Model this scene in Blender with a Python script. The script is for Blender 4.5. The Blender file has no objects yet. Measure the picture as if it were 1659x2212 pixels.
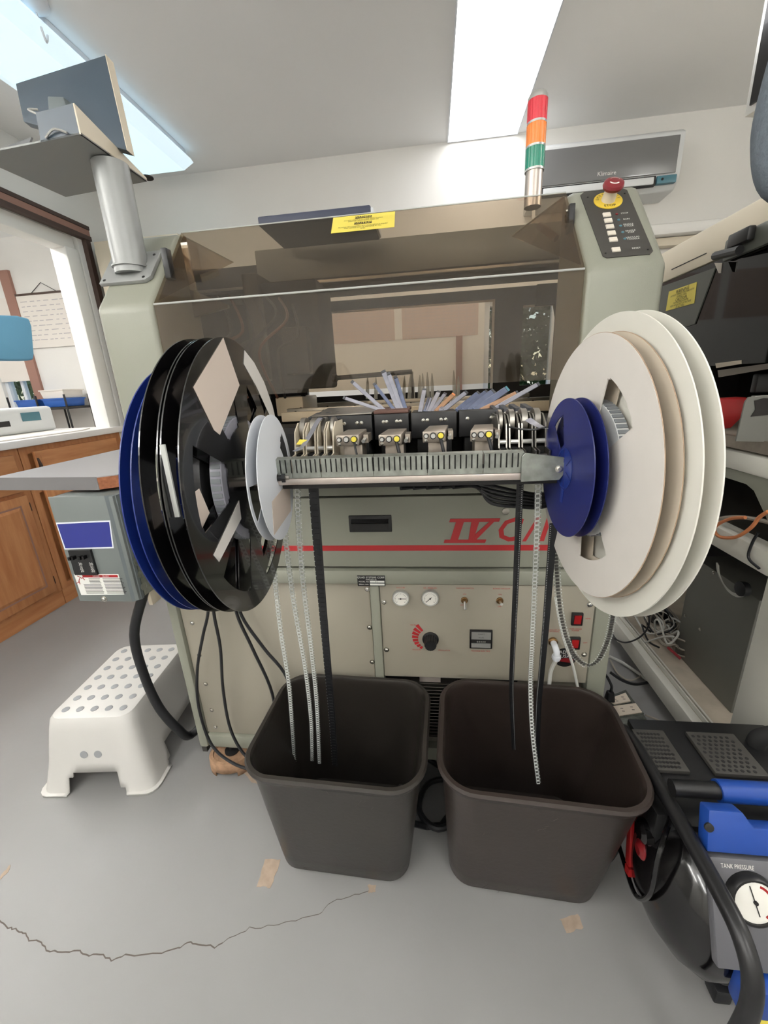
import bpy, bmesh, math, random
from mathutils import Vector as V, Matrix
random.seed(7)
S=bpy.context.scene; C=S.collection; PI=math.pi
# ---------------------------------------------------------------- camera
H=1.12; FPX=874.0; CX,CY=829.5,1106.0
yaw,pit,rol=-0.12837,0.30375,-0.05244
FW=V((math.sin(yaw)*math.cos(pit),math.cos(yaw)*math.cos(pit),-math.sin(pit)))
_r=V((math.cos(yaw),-math.sin(yaw),0)); _u=_r.cross(FW)
RT=_r*math.cos(rol)+_u*math.sin(rol); UP=-_r*math.sin(rol)+_u*math.cos(rol)
cd=bpy.data.cameras.new('camera'); cam=bpy.data.objects.new('camera',cd); C.objects.link(cam)
cd.sensor_fit='HORIZONTAL'; cd.sensor_width=36; cd.lens=36*FPX/1659; cd.clip_start=.01
cam.matrix_world=Matrix(((RT.x,UP.x,-FW.x,0),(RT.y,UP.y,-FW.y,0),(RT.z,UP.z,-FW.z,H),(0,0,0,1)))
S.camera=cam
# ---------------------------------------------------------------- world, light, exposure
S.view_settings.view_transform='Standard'; S.view_settings.look='None'
S.view_settings.gamma=1; S.view_settings.use_curve_mapping=False
S.view_settings.exposure=0.12
w=bpy.data.worlds.new('sky'); S.world=w; w.use_nodes=True
nt=w.node_tree; sk=nt.nodes.new('ShaderNodeTexSky'); sk.sky_type='NISHITA'; sk.sun_elevation=math.radians(42)
sk.sun_rotation=math.radians(200); sk.sun_disc=False; bg=nt.nodes['Background']; nt.links.new(sk.outputs[0],bg.inputs[0]); bg.inputs[1].default_value=.25
LAMP=5.0; FILL=46.0      # emission of the ceiling light's lens and of the added fill tubes
# ---------------------------------------------------------------- helpers
def lin(c):
    return tuple(((v/255)/12.92 if v/255<=.04045 else ((v/255+.055)/1.055)**2.4) for v in c[:3])+(1,)
MATS={}
def mat(n,c,rough=.5,metal=0,noise=0,ns=8,bump=0,bs=150,coat=0,emit=0,trans=0,spec=.5,stretch=None,c2=None):
    m=bpy.data.materials.new(n); m.use_nodes=True; t=m.node_tree; b=t.nodes['Principled BSDF']
    b.inputs['Base Color'].default_value=lin(c); b.inputs['Roughness'].default_value=rough
    b.inputs['Metallic'].default_value=metal; b.inputs['Coat Weight'].default_value=coat
    b.inputs['Specular IOR Level'].default_value=spec
    if trans: b.inputs['Transmission Weight'].default_value=trans
    if emit: b.inputs['Emission Color'].default_value=lin(c); b.inputs['Emission Strength'].default_value=emit
    tc=t.nodes.new('ShaderNodeTexCoord'); mp=t.nodes.new('ShaderNodeMapping'); t.links.new(tc.outputs['Object'],mp.inputs[0])
    if stretch: mp.inputs['Scale'].default_value=stretch
    if noise or c2:
        nz=t.nodes.new('ShaderNodeTexNoise'); nz.inputs['Scale'].default_value=ns; nz.inputs['Detail'].default_value=6
        t.links.new(mp.outputs[0],nz.inputs[0]); mx=t.nodes.new('ShaderNodeMix'); mx.data_type='RGBA'
        rp=t.nodes.new('ShaderNodeMapRange'); rp.inputs[1].default_value=.3; rp.inputs[2].default_value=.7
        t.links.new(nz.outputs[0],rp.inputs[0]); t.links.new(rp.outputs[0],mx.inputs[0])
        a=lin(c); k=lin(c2) if c2 else tuple(v*(1-noise) for v in a[:3])+(1,)
        mx.inputs[6].default_value=a; mx.inputs[7].default_value=k; t.links.new(mx.outputs[2],b.inputs['Base Color'])
    if bump:
        n2=t.nodes.new('ShaderNodeTexNoise'); n2.inputs['Scale'].default_value=bs; t.links.new(mp.outputs[0],n2.inputs[0])
        bp=t.nodes.new('ShaderNodeBump'); bp.inputs['Strength'].default_value=bump; bp.inputs['Distance'].default_value=.002
        t.links.new(n2.outputs[0],bp.inputs['Height']); t.links.new(bp.outputs[0],b.inputs['Normal'])
    MATS[n]=m; return m
def filmmat(n,c,gl=.08,rough=.05,mixc=None,mixf=0):
    m=bpy.data.materials.new(n); m.use_nodes=True; t=m.node_tree; t.nodes.clear()
    o=t.nodes.new('ShaderNodeOutputMaterial'); tr=t.nodes.new('ShaderNodeBsdfTransparent'); g=t.nodes.new('ShaderNodeBsdfGlossy')
    tr.inputs[0].default_value=lin(c); g.inputs['Roughness'].default_value=rough; g.inputs[0].default_value=(1,1,1,1)
    lw=t.nodes.new('ShaderNodeLayerWeight'); lw.inputs[0].default_value=.5; x=t.nodes.new('ShaderNodeMixShader')
    pw=t.nodes.new('ShaderNodeMath'); pw.operation='POWER'; pw.inputs[1].default_value=4; t.links.new(lw.outputs['Facing'],pw.inputs[0])
    ma=t.nodes.new('ShaderNodeMath'); ma.operation='MULTIPLY_ADD'; ma.inputs[1].default_value=.5; ma.inputs[2].default_value=gl*.15; t.links.new(pw.outputs[0],ma.inputs[0])
    t.links.new(ma.outputs[0],x.inputs[0]); t.links.new(tr.outputs[0],x.inputs[1]); t.links.new(g.outputs[0],x.inputs[2]); last=x
    if mixc:
        d=t.nodes.new('ShaderNodeBsdfDiffuse'); d.inputs[0].default_value=lin(mixc); y=t.nodes.new('ShaderNodeMixShader'); y.inputs[0].default_value=mixf
        t.links.new(x.outputs[0],y.inputs[1]); t.links.new(d.outputs[0],y.inputs[2]); last=y
    t.links.new(last.outputs[0],o.inputs[0]); MATS[n]=m; return m
def ray(x,y): return FW+RT*((x-CX)/FPX)-UP*((y-CY)/FPX)
O=V((0,0,H))
def at(x,y,Y=None,X=None,Z=None,pl=None):
    "the place in the room seen at photo pixel x,y on the plane X=, Y=, Z= or (point,normal)"
    d=ray(x,y)
    if pl: t=pl[1].dot(pl[0]-O)/pl[1].dot(d)
    elif Y is not None: t=Y/d.y
    elif X is not None: t=X/d.x
    else: t=(Z-H)/d.z
    return O+d*t
ORG={}
def props(o,label=None,cat=None,group=None,kind=None):
    if label: o['label']=label
    if cat: o['category']=cat
    if group: o['group']=group
    if kind: o['kind']=kind
    return o
def thing(name,label,cat,loc,group=None,rotz=0,local=False):
    o=bpy.data.objects.new(name,None); o.empty_display_size=.05; C.objects.link(o); o.location=loc; o.rotation_euler=(0,0,rotz)
    ORG[o.name]=V((0,0,0)) if local else V(loc); return props(o,label,cat,group)
def struct_root(name,loc=(0,0,0)):
    o=bpy.data.objects.new(name,None); C.objects.link(o); o.location=loc; ORG[o.name]=V(loc); o['kind']='structure'; return o
class MB:
    def __init__(s): s.v=[];s.f=[];s.m=[];s.sm=[]
    def add(s,vs,fs,mi=0,smooth=False):
        k=len(s.v); s.v+= [V(p) for p in vs]; s.f+=[tuple(i+k for i in f) for f in fs]; s.m+=[mi]*len(fs); s.sm+=[smooth]*len(fs); return s
    def box(s,x0,x1,y0,y1,z0,z1,mi=0):
        return s.hexa([(x0,y0,z0),(x1,y0,z0),(x1,y1,z0),(x0,y1,z0),(x0,y0,z1),(x1,y0,z1),(x1,y1,z1),(x0,y1,z1)],mi)
    def hexa(s,p,mi=0):
        return s.add(p,[(0,3,2,1),(4,5,6,7),(0,1,5,4),(1,2,6,5),(2,3,7,6),(3,0,4,7)],mi)
    def prism(s,pts,vec,mi=0):
        n=len(pts); vec=V(vec); P=[V(p) for p in pts]; nn=V((0,0,0))
        for i in range(n): nn+=P[i].cross(P[(i+1)%n])
        if nn.dot(vec)>0: P=P[::-1]
        fs=[tuple(range(n)),tuple(range(2*n-1,n-1,-1))]+[(i,i+n,(i+1)%n+n,(i+1)%n) for i in range(n)]
        return s.add(P+[p+vec for p in P],fs,mi)
    def obox(s,p0,p1,w,h,up=(0,0,1),mi=0):
        p0=V(p0);p1=V(p1);d=(p1-p0).normalized();sd=d.cross(V(up)).normalized();u=sd.cross(d)
        c=[sd*-w/2-u*h/2,sd*w/2-u*h/2,sd*w/2+u*h/2,-sd*w/2+u*h/2]
        return s.hexa([p0+c[0],p0+c[1],p1+c[1],p1+c[0],p0+c[3],p0+c[2],p1+c[2],p1+c[3]],mi)
    def tube(s,pts,r,seg=8,mi=0,caps=True,smooth=True,closed=False):
        P=[V(p) for p in pts]; n=len(P); rr=r if isinstance(r,(list,tuple)) else [r]*n
        T=[((P[(i+1)%n]-P[i-1]) if closed else (P[min(i+1,n-1)]-P[max(i-1,0)])).normalized() for i in range(n)]
        a=V((0,0,1)) if abs(T[0].z)<.9 else V((1,0,0)); N=T[0].cross(a).normalized(); vs=[]
        for i in range(n):
            N=(N-T[i]*N.dot(T[i])); N.normalize(); B=T[i].cross(N)
            for k in range(seg):
                t=2*PI*k/seg; vs.append(P[i]+(N*math.cos(t)+B*math.sin(t))*rr[i])
        fs=[(i*seg+k,i*seg+(k+1)%seg,((i+1)%n)*seg+(k+1)%seg,((i+1)%n)*seg+k) for i in range(n if closed else n-1) for k in range(seg)]
        s.add(vs,fs,mi,smooth)
        if caps and not closed:
            k=len(s.v)-n*seg; s.f+=[tuple(k+i for i in range(seg))[::-1],tuple(k+(n-1)*seg+i for i in range(seg))]; s.m+=[mi,mi]; s.sm+=[False,False]
        return s
    def cyl(s,p0,p1,r0,r1=None,seg=20,mi=0,smooth=True): return s.tube([p0,p1],[r0,r0 if r1 is None else r1],seg,mi,True,smooth)
    def lathe(s,c,axis,prof,seg=24,mi=0,smooth=True):
        c=V(c);ax=V(axis).normalized(); a=V((0,0,1)) if abs(ax.z)<.9 else V((1,0,0)); N=ax.cross(a).normalized(); B=ax.cross(N); vs=[]
        for r,h in prof:
            for k in range(seg):
                t=2*PI*k/seg; vs.append(c+ax*h+(N*math.cos(t)+B*math.sin(t))*r)
        n=len(prof); fs=[(i*seg+k,i*seg+(k+1)%seg,(i+1)*seg+(k+1)%seg,(i+1)*seg+k) for i in range(n-1) for k in range(seg)]
        fs+=[tuple(range(seg))[::-1],tuple((n-1)*seg+k for k in range(seg))]
        return s.add(vs,fs,mi,smooth)
    def loft(s,rings,mi=0,smooth=True,closed=False,caps=False):
        n=len(rings[0]); R=len(rings); vs=[p for r in rings for p in r]
        fs=[(i*n+k,i*n+(k+1)%n,((i+1)%R)*n+(k+1)%n,((i+1)%R)*n+k) for i in range(R if closed else R-1) for k in range(n)]
        if caps: fs+=[tuple(range(n))[::-1],tuple((R-1)*n+k for k in range(n))]
        return s.add(vs,fs,mi,smooth)
    def build(s,name,m,parent=None,label=None,bev=0,bseg=2,kind=None,auto=False,loc=None):
        me=bpy.data.meshes.new(name); og=ORG.get(parent.name,V((0,0,0))) if parent else V(loc or (0,0,0))
        me.from_pydata([p-og for p in s.v],[],s.f); me.update()
        for mm in (m if isinstance(m,(list,tuple)) else [m]): me.materials.append(MATS[mm] if isinstance(mm,str) else mm)
        me.polygons.foreach_set('material_index',s.m); me.polygons.foreach_set('use_smooth',s.sm)
        b=bmesh.new(); b.from_mesh(me); bmesh.ops.recalc_face_normals(b,faces=b.faces)
        if bev:
            es=[e for e in b.edges if len(e.link_faces)==2 and e.calc_face_angle(0)>.45]
            bmesh.ops.bevel(b,geom=es,offset=bev,segments=bseg,affect='EDGES',profile=.5,clamp_overlap=True)
            if bseg>1:
                for f in b.faces: f.smooth=True
        b.to_mesh(me); b.free()
        if bev and bseg>1 or any(s.sm): me.set_sharp_from_angle(angle=.6)
        o=bpy.data.objects.new(name,me); C.objects.link(o)
        if parent: o.parent=parent
        else: o.location=og
        ORG[o.name]=og
        if label: o['label']=label
        if kind: o['kind']=kind
        return o
def bx(name,m,parent,x0,x1,y0,y1,z0,z1,bev=0,label=None,loc=None,**k): return MB().box(x0,x1,y0,y1,z0,z1).build(name,m,parent,label,bev,loc=loc,**k)
SH={}
def shared(key,name,mk,m,parent,p,rot=None,label=None,scale=None):
    "alike small parts share one mesh"
    if key not in SH:
        o=mk().build('tmp',m); SH[key]=o.data; bpy.data.objects.remove(o)
    o=bpy.data.objects.new(name,SH[key]); C.objects.link(o); o.parent=parent; o.location=V(p)-ORG[parent.name]; ORG[o.name]=ORG[parent.name]
    if rot: o.rotation_euler=rot
    if scale: o.scale=scale
    if label: o['label']=label
    return o
def screw(parent,p,r=.005,face='-y',m='screw_steel'):
    def mk():
        b=MB().lathe((0,0,0),(0,-1,0),[(r*1.35,-.001),(r*1.35,.0006),(r,.0007),(r*.95,r*.5),(r*.6,r*.75)],14)
        b.box(-r*.5,r*.5,-r*.85,-r*.7,-r*.12,r*.12).box(-r*.12,r*.12,-r*.85,-r*.7,-r*.5,r*.5); return b
    rot={'-y':None,'-x':(0,0,-PI/2),'up':(-PI/2,0,0),'+x':(0,0,PI/2),'slope':(-.85,0,0)}[face]
    return shared(('screw',r,m),'screw',mk,m,parent,p,rot)
def txt(s,size,p,xd,yd,m,parent,bold=0,shear=0,align='CENTER',name='lettering',sx=1,th=.0004):
    cu=bpy.data.curves.new('t','FONT'); cu.body=s; cu.size=size; cu.align_x=align; cu.align_y='CENTER'; cu.offset=bold; cu.shear=shear; cu.resolution_u=2; cu.space_line=.9
    o=bpy.data.objects.new('t',cu); C.objects.link(o); bpy.context.view_layer.update()
    me=bpy.data.meshes.new_from_object(o.evaluated_get(bpy.context.evaluated_depsgraph_get())); bpy.data.objects.remove(o)
    xd=V(xd).normalized(); yd=V(yd).normalized(); n=xd.cross(yd); og=ORG[parent.name]; P=V(p)
    for v in me.vertices: v.co=P+xd*v.co.x*sx+yd*v.co.y+n*th-og
    me.materials.clear(); me.materials.append(MATS[m]); q=bpy.data.objects.new(name,me); C.objects.link(q); q.parent=parent; ORG[q.name]=og; return q
def sm_path(pts,n=6):
    "Catmull-Rom through points"
    P=[V(p) for p in pts]; out=[]
    for i in range(len(P)-1):
        a=P[max(i-1,0)];b=P[i];c=P[i+1];d=P[min(i+2,len(P)-1)]
        for k in range(n):
            t=k/n; out.append(.5*((2*b)+(c-a)*t+(2*a-5*b+4*c-d)*t*t+(3*b-a-3*c+d)*t**3))
    out.append(P[-1]); return out
def cable(name,label,cat,pts,r,m,group=None,seg=8,n=6,parent=None):
    P=sm_path(pts,n)
    b=MB().tube(P,r,seg)
    if parent: return b.build(name,m,parent,label)
    o=b.build(name,m,None,loc=P[-1]); return props(o,label,cat,group)
def rrect(cx,cy,hw,hd,rad,z,yw=0,n=6):
    out=[]
    for qx,qy,a0 in ((1,1,0),(-1,1,PI/2),(-1,-1,PI),(1,-1,1.5*PI)):
        for k in range(n+1):
            a=a0+PI/2*k/n; x=qx*(hw-rad)+rad*math.cos(a); y=qy*(hd-rad)+rad*math.sin(a)
            out.append(V((cx+x*math.cos(yw)-y*math.sin(yw),cy+x*math.sin(yw)+y*math.cos(yw),z)))
    return out
# ---------------------------------------------------------------- materials
mat('wall_paint',(236,234,229),.8,noise=.03,ns=3); mat('ceiling_paint',(243,243,242),.9,noise=.02,ns=2)
mat('floor_paint',(142,141,140),.42,noise=.10,ns=2.2,bump=.15,bs=60); mat('crack',(92,84,78),.9)
mat('body',(141,142,129),.42,noise=.03,ns=4,bump=.10,bs=500); mat('panel',(154,148,134),.45,noise=.04,ns=3,bump=.05,bs=400)
mat('cream',(214,203,182),.5,noise=.05,ns=5); mat('dark',(26,25,25),.6); mat('charcoal',(62,60,56),.55,noise=.1)
mat('black_gloss',(14,13,14),.16,noise=.2,ns=6,coat=.3); mat('black_plastic',(22,22,23),.4); mat('black_matte',(14,14,14),.8)
mat('rubber',(24,25,28),.5,bump=.1); mat('screw_steel',(200,198,190),.25,1); mat('steel',(170,166,158),.35,1,noise=.12,ns=30)
mat('galv',(158,162,155),.40,.8,noise=.4,ns=70); mat('brushed',(172,162,150),.36,.7,noise=.15,ns=60); mat('alu',(196,186,178),.35,.8,noise=.08,ns=20)
mat('white_plastic',(226,230,236),.35,noise=.03); mat('warm_white',(204,199,192),.7,noise=.03,ns=30); mat('ivory',(214,212,202),.4,noise=.03,ns=4)
mat('card_edge',(176,150,126),.9,noise=.3,ns=60); mat('card_inside',(196,184,166),.85,noise=.1); mat('navy',(24,32,92),.4); mat('deep_blue',(22,42,112),.35); mat('royal',(26,66,146),.38,noise=.05)
mat('label_blue',(40,48,128),.45); mat('red_print',(170,34,38),.5); mat('red',(156,24,26),.4); mat('dark_red',(120,24,28),.35)
mat('black_print',(30,26,24),.6); mat('white_print',(228,228,222),.6); mat('yellow',(232,214,80),.5); mat('yellow_print',(226,208,92),.5)
mat('bin',(46,42,38),.36,noise=.22,ns=7,bump=.12,bs=90); mat('bin_brown',(50,42,38),.36,noise=.22,ns=7,bump=.12,bs=90)
mat('scuff',(92,86,80),.7); mat('stool',(208,206,201),.35,noise=.02); mat('dot_grey',(150,152,154),.7); mat('wood',(196,138,92),.45,c2=(170,108,64),ns=5,stretch=(8,8,.9)); mat('wood_h',(196,138,92),.45,c2=(174,112,68),ns=5,stretch=(8,.9,8))
mat('counter',(246,243,242),.35); mat('laminate',(156,154,156),.4); mat('lam_edge',(112,110,110),.5); mat('chipboard',(170,108,74),.9,noise=.4,ns=120)
mat('box_grey',(110,116,114),.45,noise=.05,ns=8); mat('box_side',(104,112,114),.5,noise=.06,ns=8); mat('sticker',(204,190,178),.7); mat('sticker_white',(214,210,204),.7)
mat('tan',(176,140,110),.9,noise=.35,ns=60,bump=.5,bs=120); mat('patch',(174,154,136),.9,noise=.25,ns=50)
mat('trim_brown',(70,52,44),.6); mat('trim_pink',(150,112,98),.6); mat('lens',(200,230,240),.4,emit=.95); mat('lens_warm',(252,253,255),.4,emit=LAMP)
mat('fill_glow',(252,251,248),.4,emit=FILL); mat('lens_edge',(214,234,244),.3,emit=.7); mat('ac_dark',(112,112,112),.28,coat=.3); mat('ac_white',(220,222,222),.4); mat('teal',(70,116,130),.4)
mat('lens_red',(206,40,56),.2,coat=.5,emit=.12); mat('lens_amber',(238,130,50),.2,coat=.5,emit=.12); mat('lens_green',(16,130,104),.2,coat=.5,emit=.08)
mat('monitor_case',(62,76,88),.4); mat('tray_grey',(140,143,140),.5); mat('silver_paint',(152,154,152),.42,.3,noise=.05,ns=30); mat('silver',(196,196,192),.3,.6); mat('ring_yellow',(228,196,64),.5); mat('knob_red',(124,36,42),.35); mat('button',(222,214,200),.5); mat('gauge',(236,234,226),.5)  # monitor_case has the bluish bloom haze mixed into its colour
mat('blue_tube',(104,112,136),.25,noise=.2,ns=50); mat('grey_tube',(146,146,156),.25,noise=.2,ns=40); mat('amber_tube',(172,134,104),.3,noise=.15,ns=30); mat('tube_tip',(70,72,76),.5)
mat('brown_cap',(92,64,54),.6); mat('orange',(206,130,84),.5); mat('cable_grey',(160,152,140),.6); mat('cable_white',(206,206,200),.5); mat('cable_red',(150,44,50),.5)
mat('fleece',(104,112,120),1,noise=.2,ns=80,bump=1,bs=200); mat('paper',(232,226,218),.8); mat('chart_paper',(206,186,176),.8); mat('paper_lines',(186,180,182),.8); mat('foliage',(70,104,52),.8,noise=.5,ns=30); mat('sky_blue',(120,186,222),.5)
mat('outlet',(228,214,196),.5); mat('olive',(86,88,80),.45,noise=.05); mat('navy_case',(48,54,74),.5); mat('brass',(140,110,74),.3,1); mat('blue_bin',(40,90,170),.5)
mat('dirty',(196,184,166),.8,noise=.25,ns=14); mat('grey_panel',(118,118,112),.45,.2,noise=.08,ns=6); mat('copper',(96,62,50),.4,.4)
mat('comp_grey',(96,96,100),.5); mat('strip_black',(24,24,26),.45); mat('winding_grey',(120,124,128),.25); mat('pocket_white',(206,208,206),.3)
filmmat('tint',(223,214,202),.24,.03,(170,160,145),.03); filmmat('clear',(244,245,243),.3,.15,(214,216,212),.12); filmmat('clear_edge',(220,222,218),.3,.2,(226,228,224),.55)
filmmat('window_glass',(245,248,248),.1); filmmat('smoke',(66,64,62),.25,.04)
# ================================================================ the room
YB=2.9; XL=-2.13
fl=MB().box(-5,3.2,-2.2,4.2,-.1,0).build('floor','floor_paint'); fl['kind']='structure'
cw=[(0,1986),(16,2002),(32,2008),(52,2014),(64,2030),(84,2032),(100,2052),(134,2058),(166,2053),(184,2065),(218,2060),(242,2076),(270,2064),(350,2058),(384,2048),(408,2035),(430,2038),(464,2046),(500,2024),(540,2005),(590,2000),(640,1988),(690,1975),(716,1948),(756,1936),(795,1927),(804,1912)]
b=MB(); P=[at(x,y,Z=0) for x,y in cw]; Q=[]
for i in range(len(P)-1):
    for k in range(4):
        p=P[i].lerp(P[i+1],k/4); Q.append(p+V((random.uniform(-.0018,.0018),random.uniform(-.0022,.0022),0)))
for i in range(len(Q)-1):
    w_=.0012 if i<70 else .0006
    b.hexa([Q[i]+V((0,-w_,-.002)),Q[i+1]+V((0,-w_,-.002)),Q[i+1]+V((0,w_,-.002)),Q[i]+V((0,w_,-.002)),Q[i]+V((0,-w_,.0004)),Q[i+1]+V((0,-w_,.0004)),Q[i+1]+V((0,w_,.0004)),Q[i]+V((0,w_,.0004))])
b.build('floor_crack','crack',fl)
def sb(name,m,*a,**k):
    o=MB().box(*a).build(name,m,**k); o['kind']='structure'; return o
sb('ceiling','ceiling_paint',-5,3.2,-2.2,4.2,2.44,2.54)
# back wall with a window hole
WX0,WX1,WZ0,WZ1=.34,.80,.98,1.60
b=MB().box(XL-.1,WX0,YB,YB+.12,0,2.44).box(WX1,3.0,YB,YB+.12,0,2.44).box(WX0,WX1,YB,YB+.12,0,WZ0).box(WX0,WX1,YB,YB+.12,WZ1,2.44)
o=b.build('wall_back','wall_paint'); o['kind']='structure'
sb('wall_right','wall_paint',2.6,2.72,-2.1,YB,0,2.44); sb('wall_front','wall_paint',-5,2.72,-2.2,-2.08,0,2.44)
b=MB().box(XL-.12,XL,-2.08,2.62,2.08,2.44).box(XL-.12,XL,2.62,YB,0,2.44).box(XL-.12,XL,-2.08,-.6,0,2.08); o=b.build('wall_left','wall_paint'); o['kind']='structure'
o=MB().box(-5,-3.95,3.5,3.62,0,2.44).box(-3.95,-3.62,3.5,3.62,0,.95).box(-3.95,-3.62,3.5,3.62,2.0,2.44).box(-3.62,XL-.1,3.5,3.62,0,2.44).build('wall_back_annex','wall_paint'); o['kind']='structure'
sb('wall_left_annex','wall_paint',-5,-4.9,-2.1,3.5,0,2.44); sb('wall_side_annex','wall_paint',XL-.12,XL,YB+.12,3.5,0,2.44)
def window(name,x0,x1,y,z0,z1,f=.035):
    r=struct_root(name,((x0+x1)/2,y,z0))
    MB().box(x0,x0+f,y,y+.06,z0,z1).box(x1-f,x1,y,y+.06,z0,z1).box(x0+f,x1-f,y,y+.06,z0,z0+f).box(x0+f,x1-f,y,y+.06,z1-f,z1).build('window_frame','white_plastic',r,bev=.004)
    xm=(x0+x1)/2; MB().box(xm-.014,xm+.014,y+.012,y+.05,z0+f,z1-f).build('mullion','white_plastic',r)
    for a,c in ((x0+f,xm-.014),(xm+.014,x1-f)): MB().box(a,c,y+.026,y+.030,z0+f,z1-f).build('pane','window_glass',r)
    return r
window('window_1',WX0,WX1,YB+.03,WZ0,WZ1); wn=window('window_2',-3.95,-3.62,3.53,.95,2.0)
bx('roller_blind','paper',wn,-3.94,-3.63,3.50,3.505,1.32,2.0,bev=0,label='pale roller blind')
for a0,a1,lab in ((-.83,-.24,'printed chart sheets on the back wall, left half'),(-.19,.30,'printed chart sheets on the back wall, right half')):
    t=thing('wall_chart',lab,'poster',((a0+a1)/2,YB-.004,1.42)); MB().box(a0,a1,YB-.004,YB-.001,1.40,1.66).build('sheet','chart_paper',t); b=MB()
    for i in range(12): b.box(a0+.01,a1-.01,YB-.0045,YB-.004,1.41+i*.02,1.4115+i*.02)
    for i in range(10): x=a0+(a1-a0)*(i+.5)/10; b.box(x,x+.0015,YB-.0046,YB-.004,1.405,1.655)
    b.build('printed_grid','paper_lines',t,kind='stuff')
bx('wall_post','trim_pink',o,.16,.20,YB-.02,YB,1.0,1.40)
# shrubs outside
def shrub(label,x0,x1,y,z0,z1,n):
    b=MB()
    for i in range(n):
        c=V((random.uniform(x0,x1),y+random.uniform(-.25,.3),random.uniform(z0,z1))); a=V((random.gauss(0,1),random.gauss(0,.5),random.gauss(0,1))).normalized(); t=a.cross(V((random.gauss(0,1),1,random.gauss(0,1)))).normalized(); s_=random.uniform(.03,.07)
        b.add([c-a*s_,c+t*s_*.5,c+a*s_,c-t*s_*.5],[(0,1,2,3)])
    for k in range(5):
        xx=x0+(x1-x0)*(k+.5)/5; b.tube([(xx,y,0),(xx+.1,y,z1*.5),(xx-.05,y+.1,z1)],[.02,.015,.006],6)
    o=b.build('shrub','foliage',None,loc=((x0+x1)/2,y,0)); return props(o,label,'shrub')
shrub('green shrub outside the small window behind the machine',.2,1.6,4.6,0,1.9,4500)
shrub('green shrub outside the far left window of the next room',-5.6,-3.6,4.9,0,1.6,2500)
gr=MB().box(-8,6,4.2,12,-.1,-.02).build('ground','foliage'); gr['kind']='structure'
# opening trim: sliding door track, jamb, casing
t=struct_root('trim_1',(XL,1,2.08))
MB().box(XL,XL+.035,-2.05,2.70,2.125,2.145).build('top_track','trim_brown',t); MB().box(XL,XL+.03,-2.05,2.70,2.09,2.124).build('rail_strip','trim_pink',t); MB().box(XL,XL+.035,-2.05,2.70,2.065,2.089).build('lower_track','trim_brown',t)
MB().box(XL,XL+.03,2.655,2.69,0,2.065).build('side_track','trim_brown',t)
t=struct_root('trim_2',(XL,2.55,0)); MB().box(XL-.11,XL-.005,2.52,2.615,0,2.0).build('door_casing','wall_paint',t,bev=.006); MB().box(XL-.11,XL-.01,-.55,2.60,1.99,2.065).build('head_casing','wall_paint',t,bev=.006)
t=struct_root('trim_3',(1.6,YB,1.88)); MB().box(1.16,2.5,YB-.10,YB,1.845,1.905).build('ledge','wall_paint',t,bev=.02); MB().box(1.16,2.5,YB-.06,YB,1.80,1.842).build('ledge_lip','cream',t,bev=.004)
sb('baseboard_back','wall_paint',XL+.1,2.6,YB-.015,YB,0,.09)
# cream wall area beyond the left column, built as a tall box with door panels
t=thing('cream_wall_block','tall cream box for the cream area of the back wall, left of the machine','cabinet',(-1.6,2.7,0))
bx('body','cream',t,-2.06,-1.5,2.66,2.88,0,2.05,bev=.006)
bx('door','cream',t,-2.05,-1.785,2.645,2.659,.06,2.0,bev=.003); bx('door','cream',t,-1.78,-1.51,2.645,2.659,.06,2.0,bev=.003)
# ---- ceiling fixtures, then added fill lights
def fixture(label,x0,x1,y0,y1,z,m,allm=False):
    t=thing('ceiling_light',label,'light',((x0+x1)/2,(y0+y1)/2,2.44))
    ww=(x1-x0)
    bx('housing','white_plastic',t,x0+.03,x1-.03,y0+.01,y1-.01,z+.045,2.44,bev=.004)
    rings=[[V((x0+.012,y,z+.05)),V((x0,y,z+.03)),V((x0+ww*.16,y,z)),V((x1-ww*.16,y,z)),V((x1,y,z+.03)),V((x1-.012,y,z+.05))] for y in (y0,y1)]
    fs=[(i,i+1,i+7,i+6) for i in range(5)]; b=MB()
    for i,f in enumerate(fs): b.add(rings[0]+rings[1],[f],1 if i!=2 else 0)
    b.add(rings[0]+rings[1],[tuple(range(6)),tuple(range(11,5,-1))],1)
    b.build('lens',[m,m if allm else 'lens_edge'],t); return t
t=thing('ceiling_light','white flush ceiling light over the machine, blown out bright','light',(.3,2.27,2.44))
bx('lens','lens_warm',t,.112,.494,1.66,2.885,2.432,2.4395)
MB().box(.106,.112,1.655,2.89,2.430,2.4395).box(.494,.5,1.655,2.89,2.430,2.4395).box(.112,.494,2.885,2.89,2.430,2.4395).box(.112,.494,1.655,1.66,2.430,2.4395).build('frame','white_plastic',t)
fixture('long bluish ceiling light at upper left behind the monitor',-1.72,-1.33,1.35,2.66,2.35,'lens')
def tubes(label,x,y0,y1,z=2.18):  # extra lights out of view, added to brighten the ceiling and rooms
    t=thing('fill_light',label,'light',(x,(y0+y1)/2,2.44))
    for dx in (-.06,.06): MB().cyl((x+dx,y0,z),(x+dx,y1,z),.019,seg=12).build('fill_tube','fill_glow',t)
    for y in (y0-.03,y1+.0): bx('end_socket','white_plastic',t,x-.09,x+.09,y,y+.03,z-.03,z+.03,bev=.004)
    bx('spine','white_plastic',t,x-.008,x+.008,y0,y1,z+.03,z+.045)
    for y in (y0+.1,y1-.1): MB().cyl((x,y,z+.05),(x,y,2.44),.005,seg=8).build('hanging_rod','steel',t)
tubes('added twin-tube fill light hanging behind the viewer, right',.75,-1.6,-.4,1.98)
tubes('added twin-tube fill light hanging behind the viewer, left',-1.0,-1.6,-.4,1.98)
tubes('added twin-tube fill light hanging over the right aisle',2.38,.2,1.1,2.10)
tubes('added twin-tube fill light hanging over the left aisle',-1.9,-.9,.3,2.05)
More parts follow.
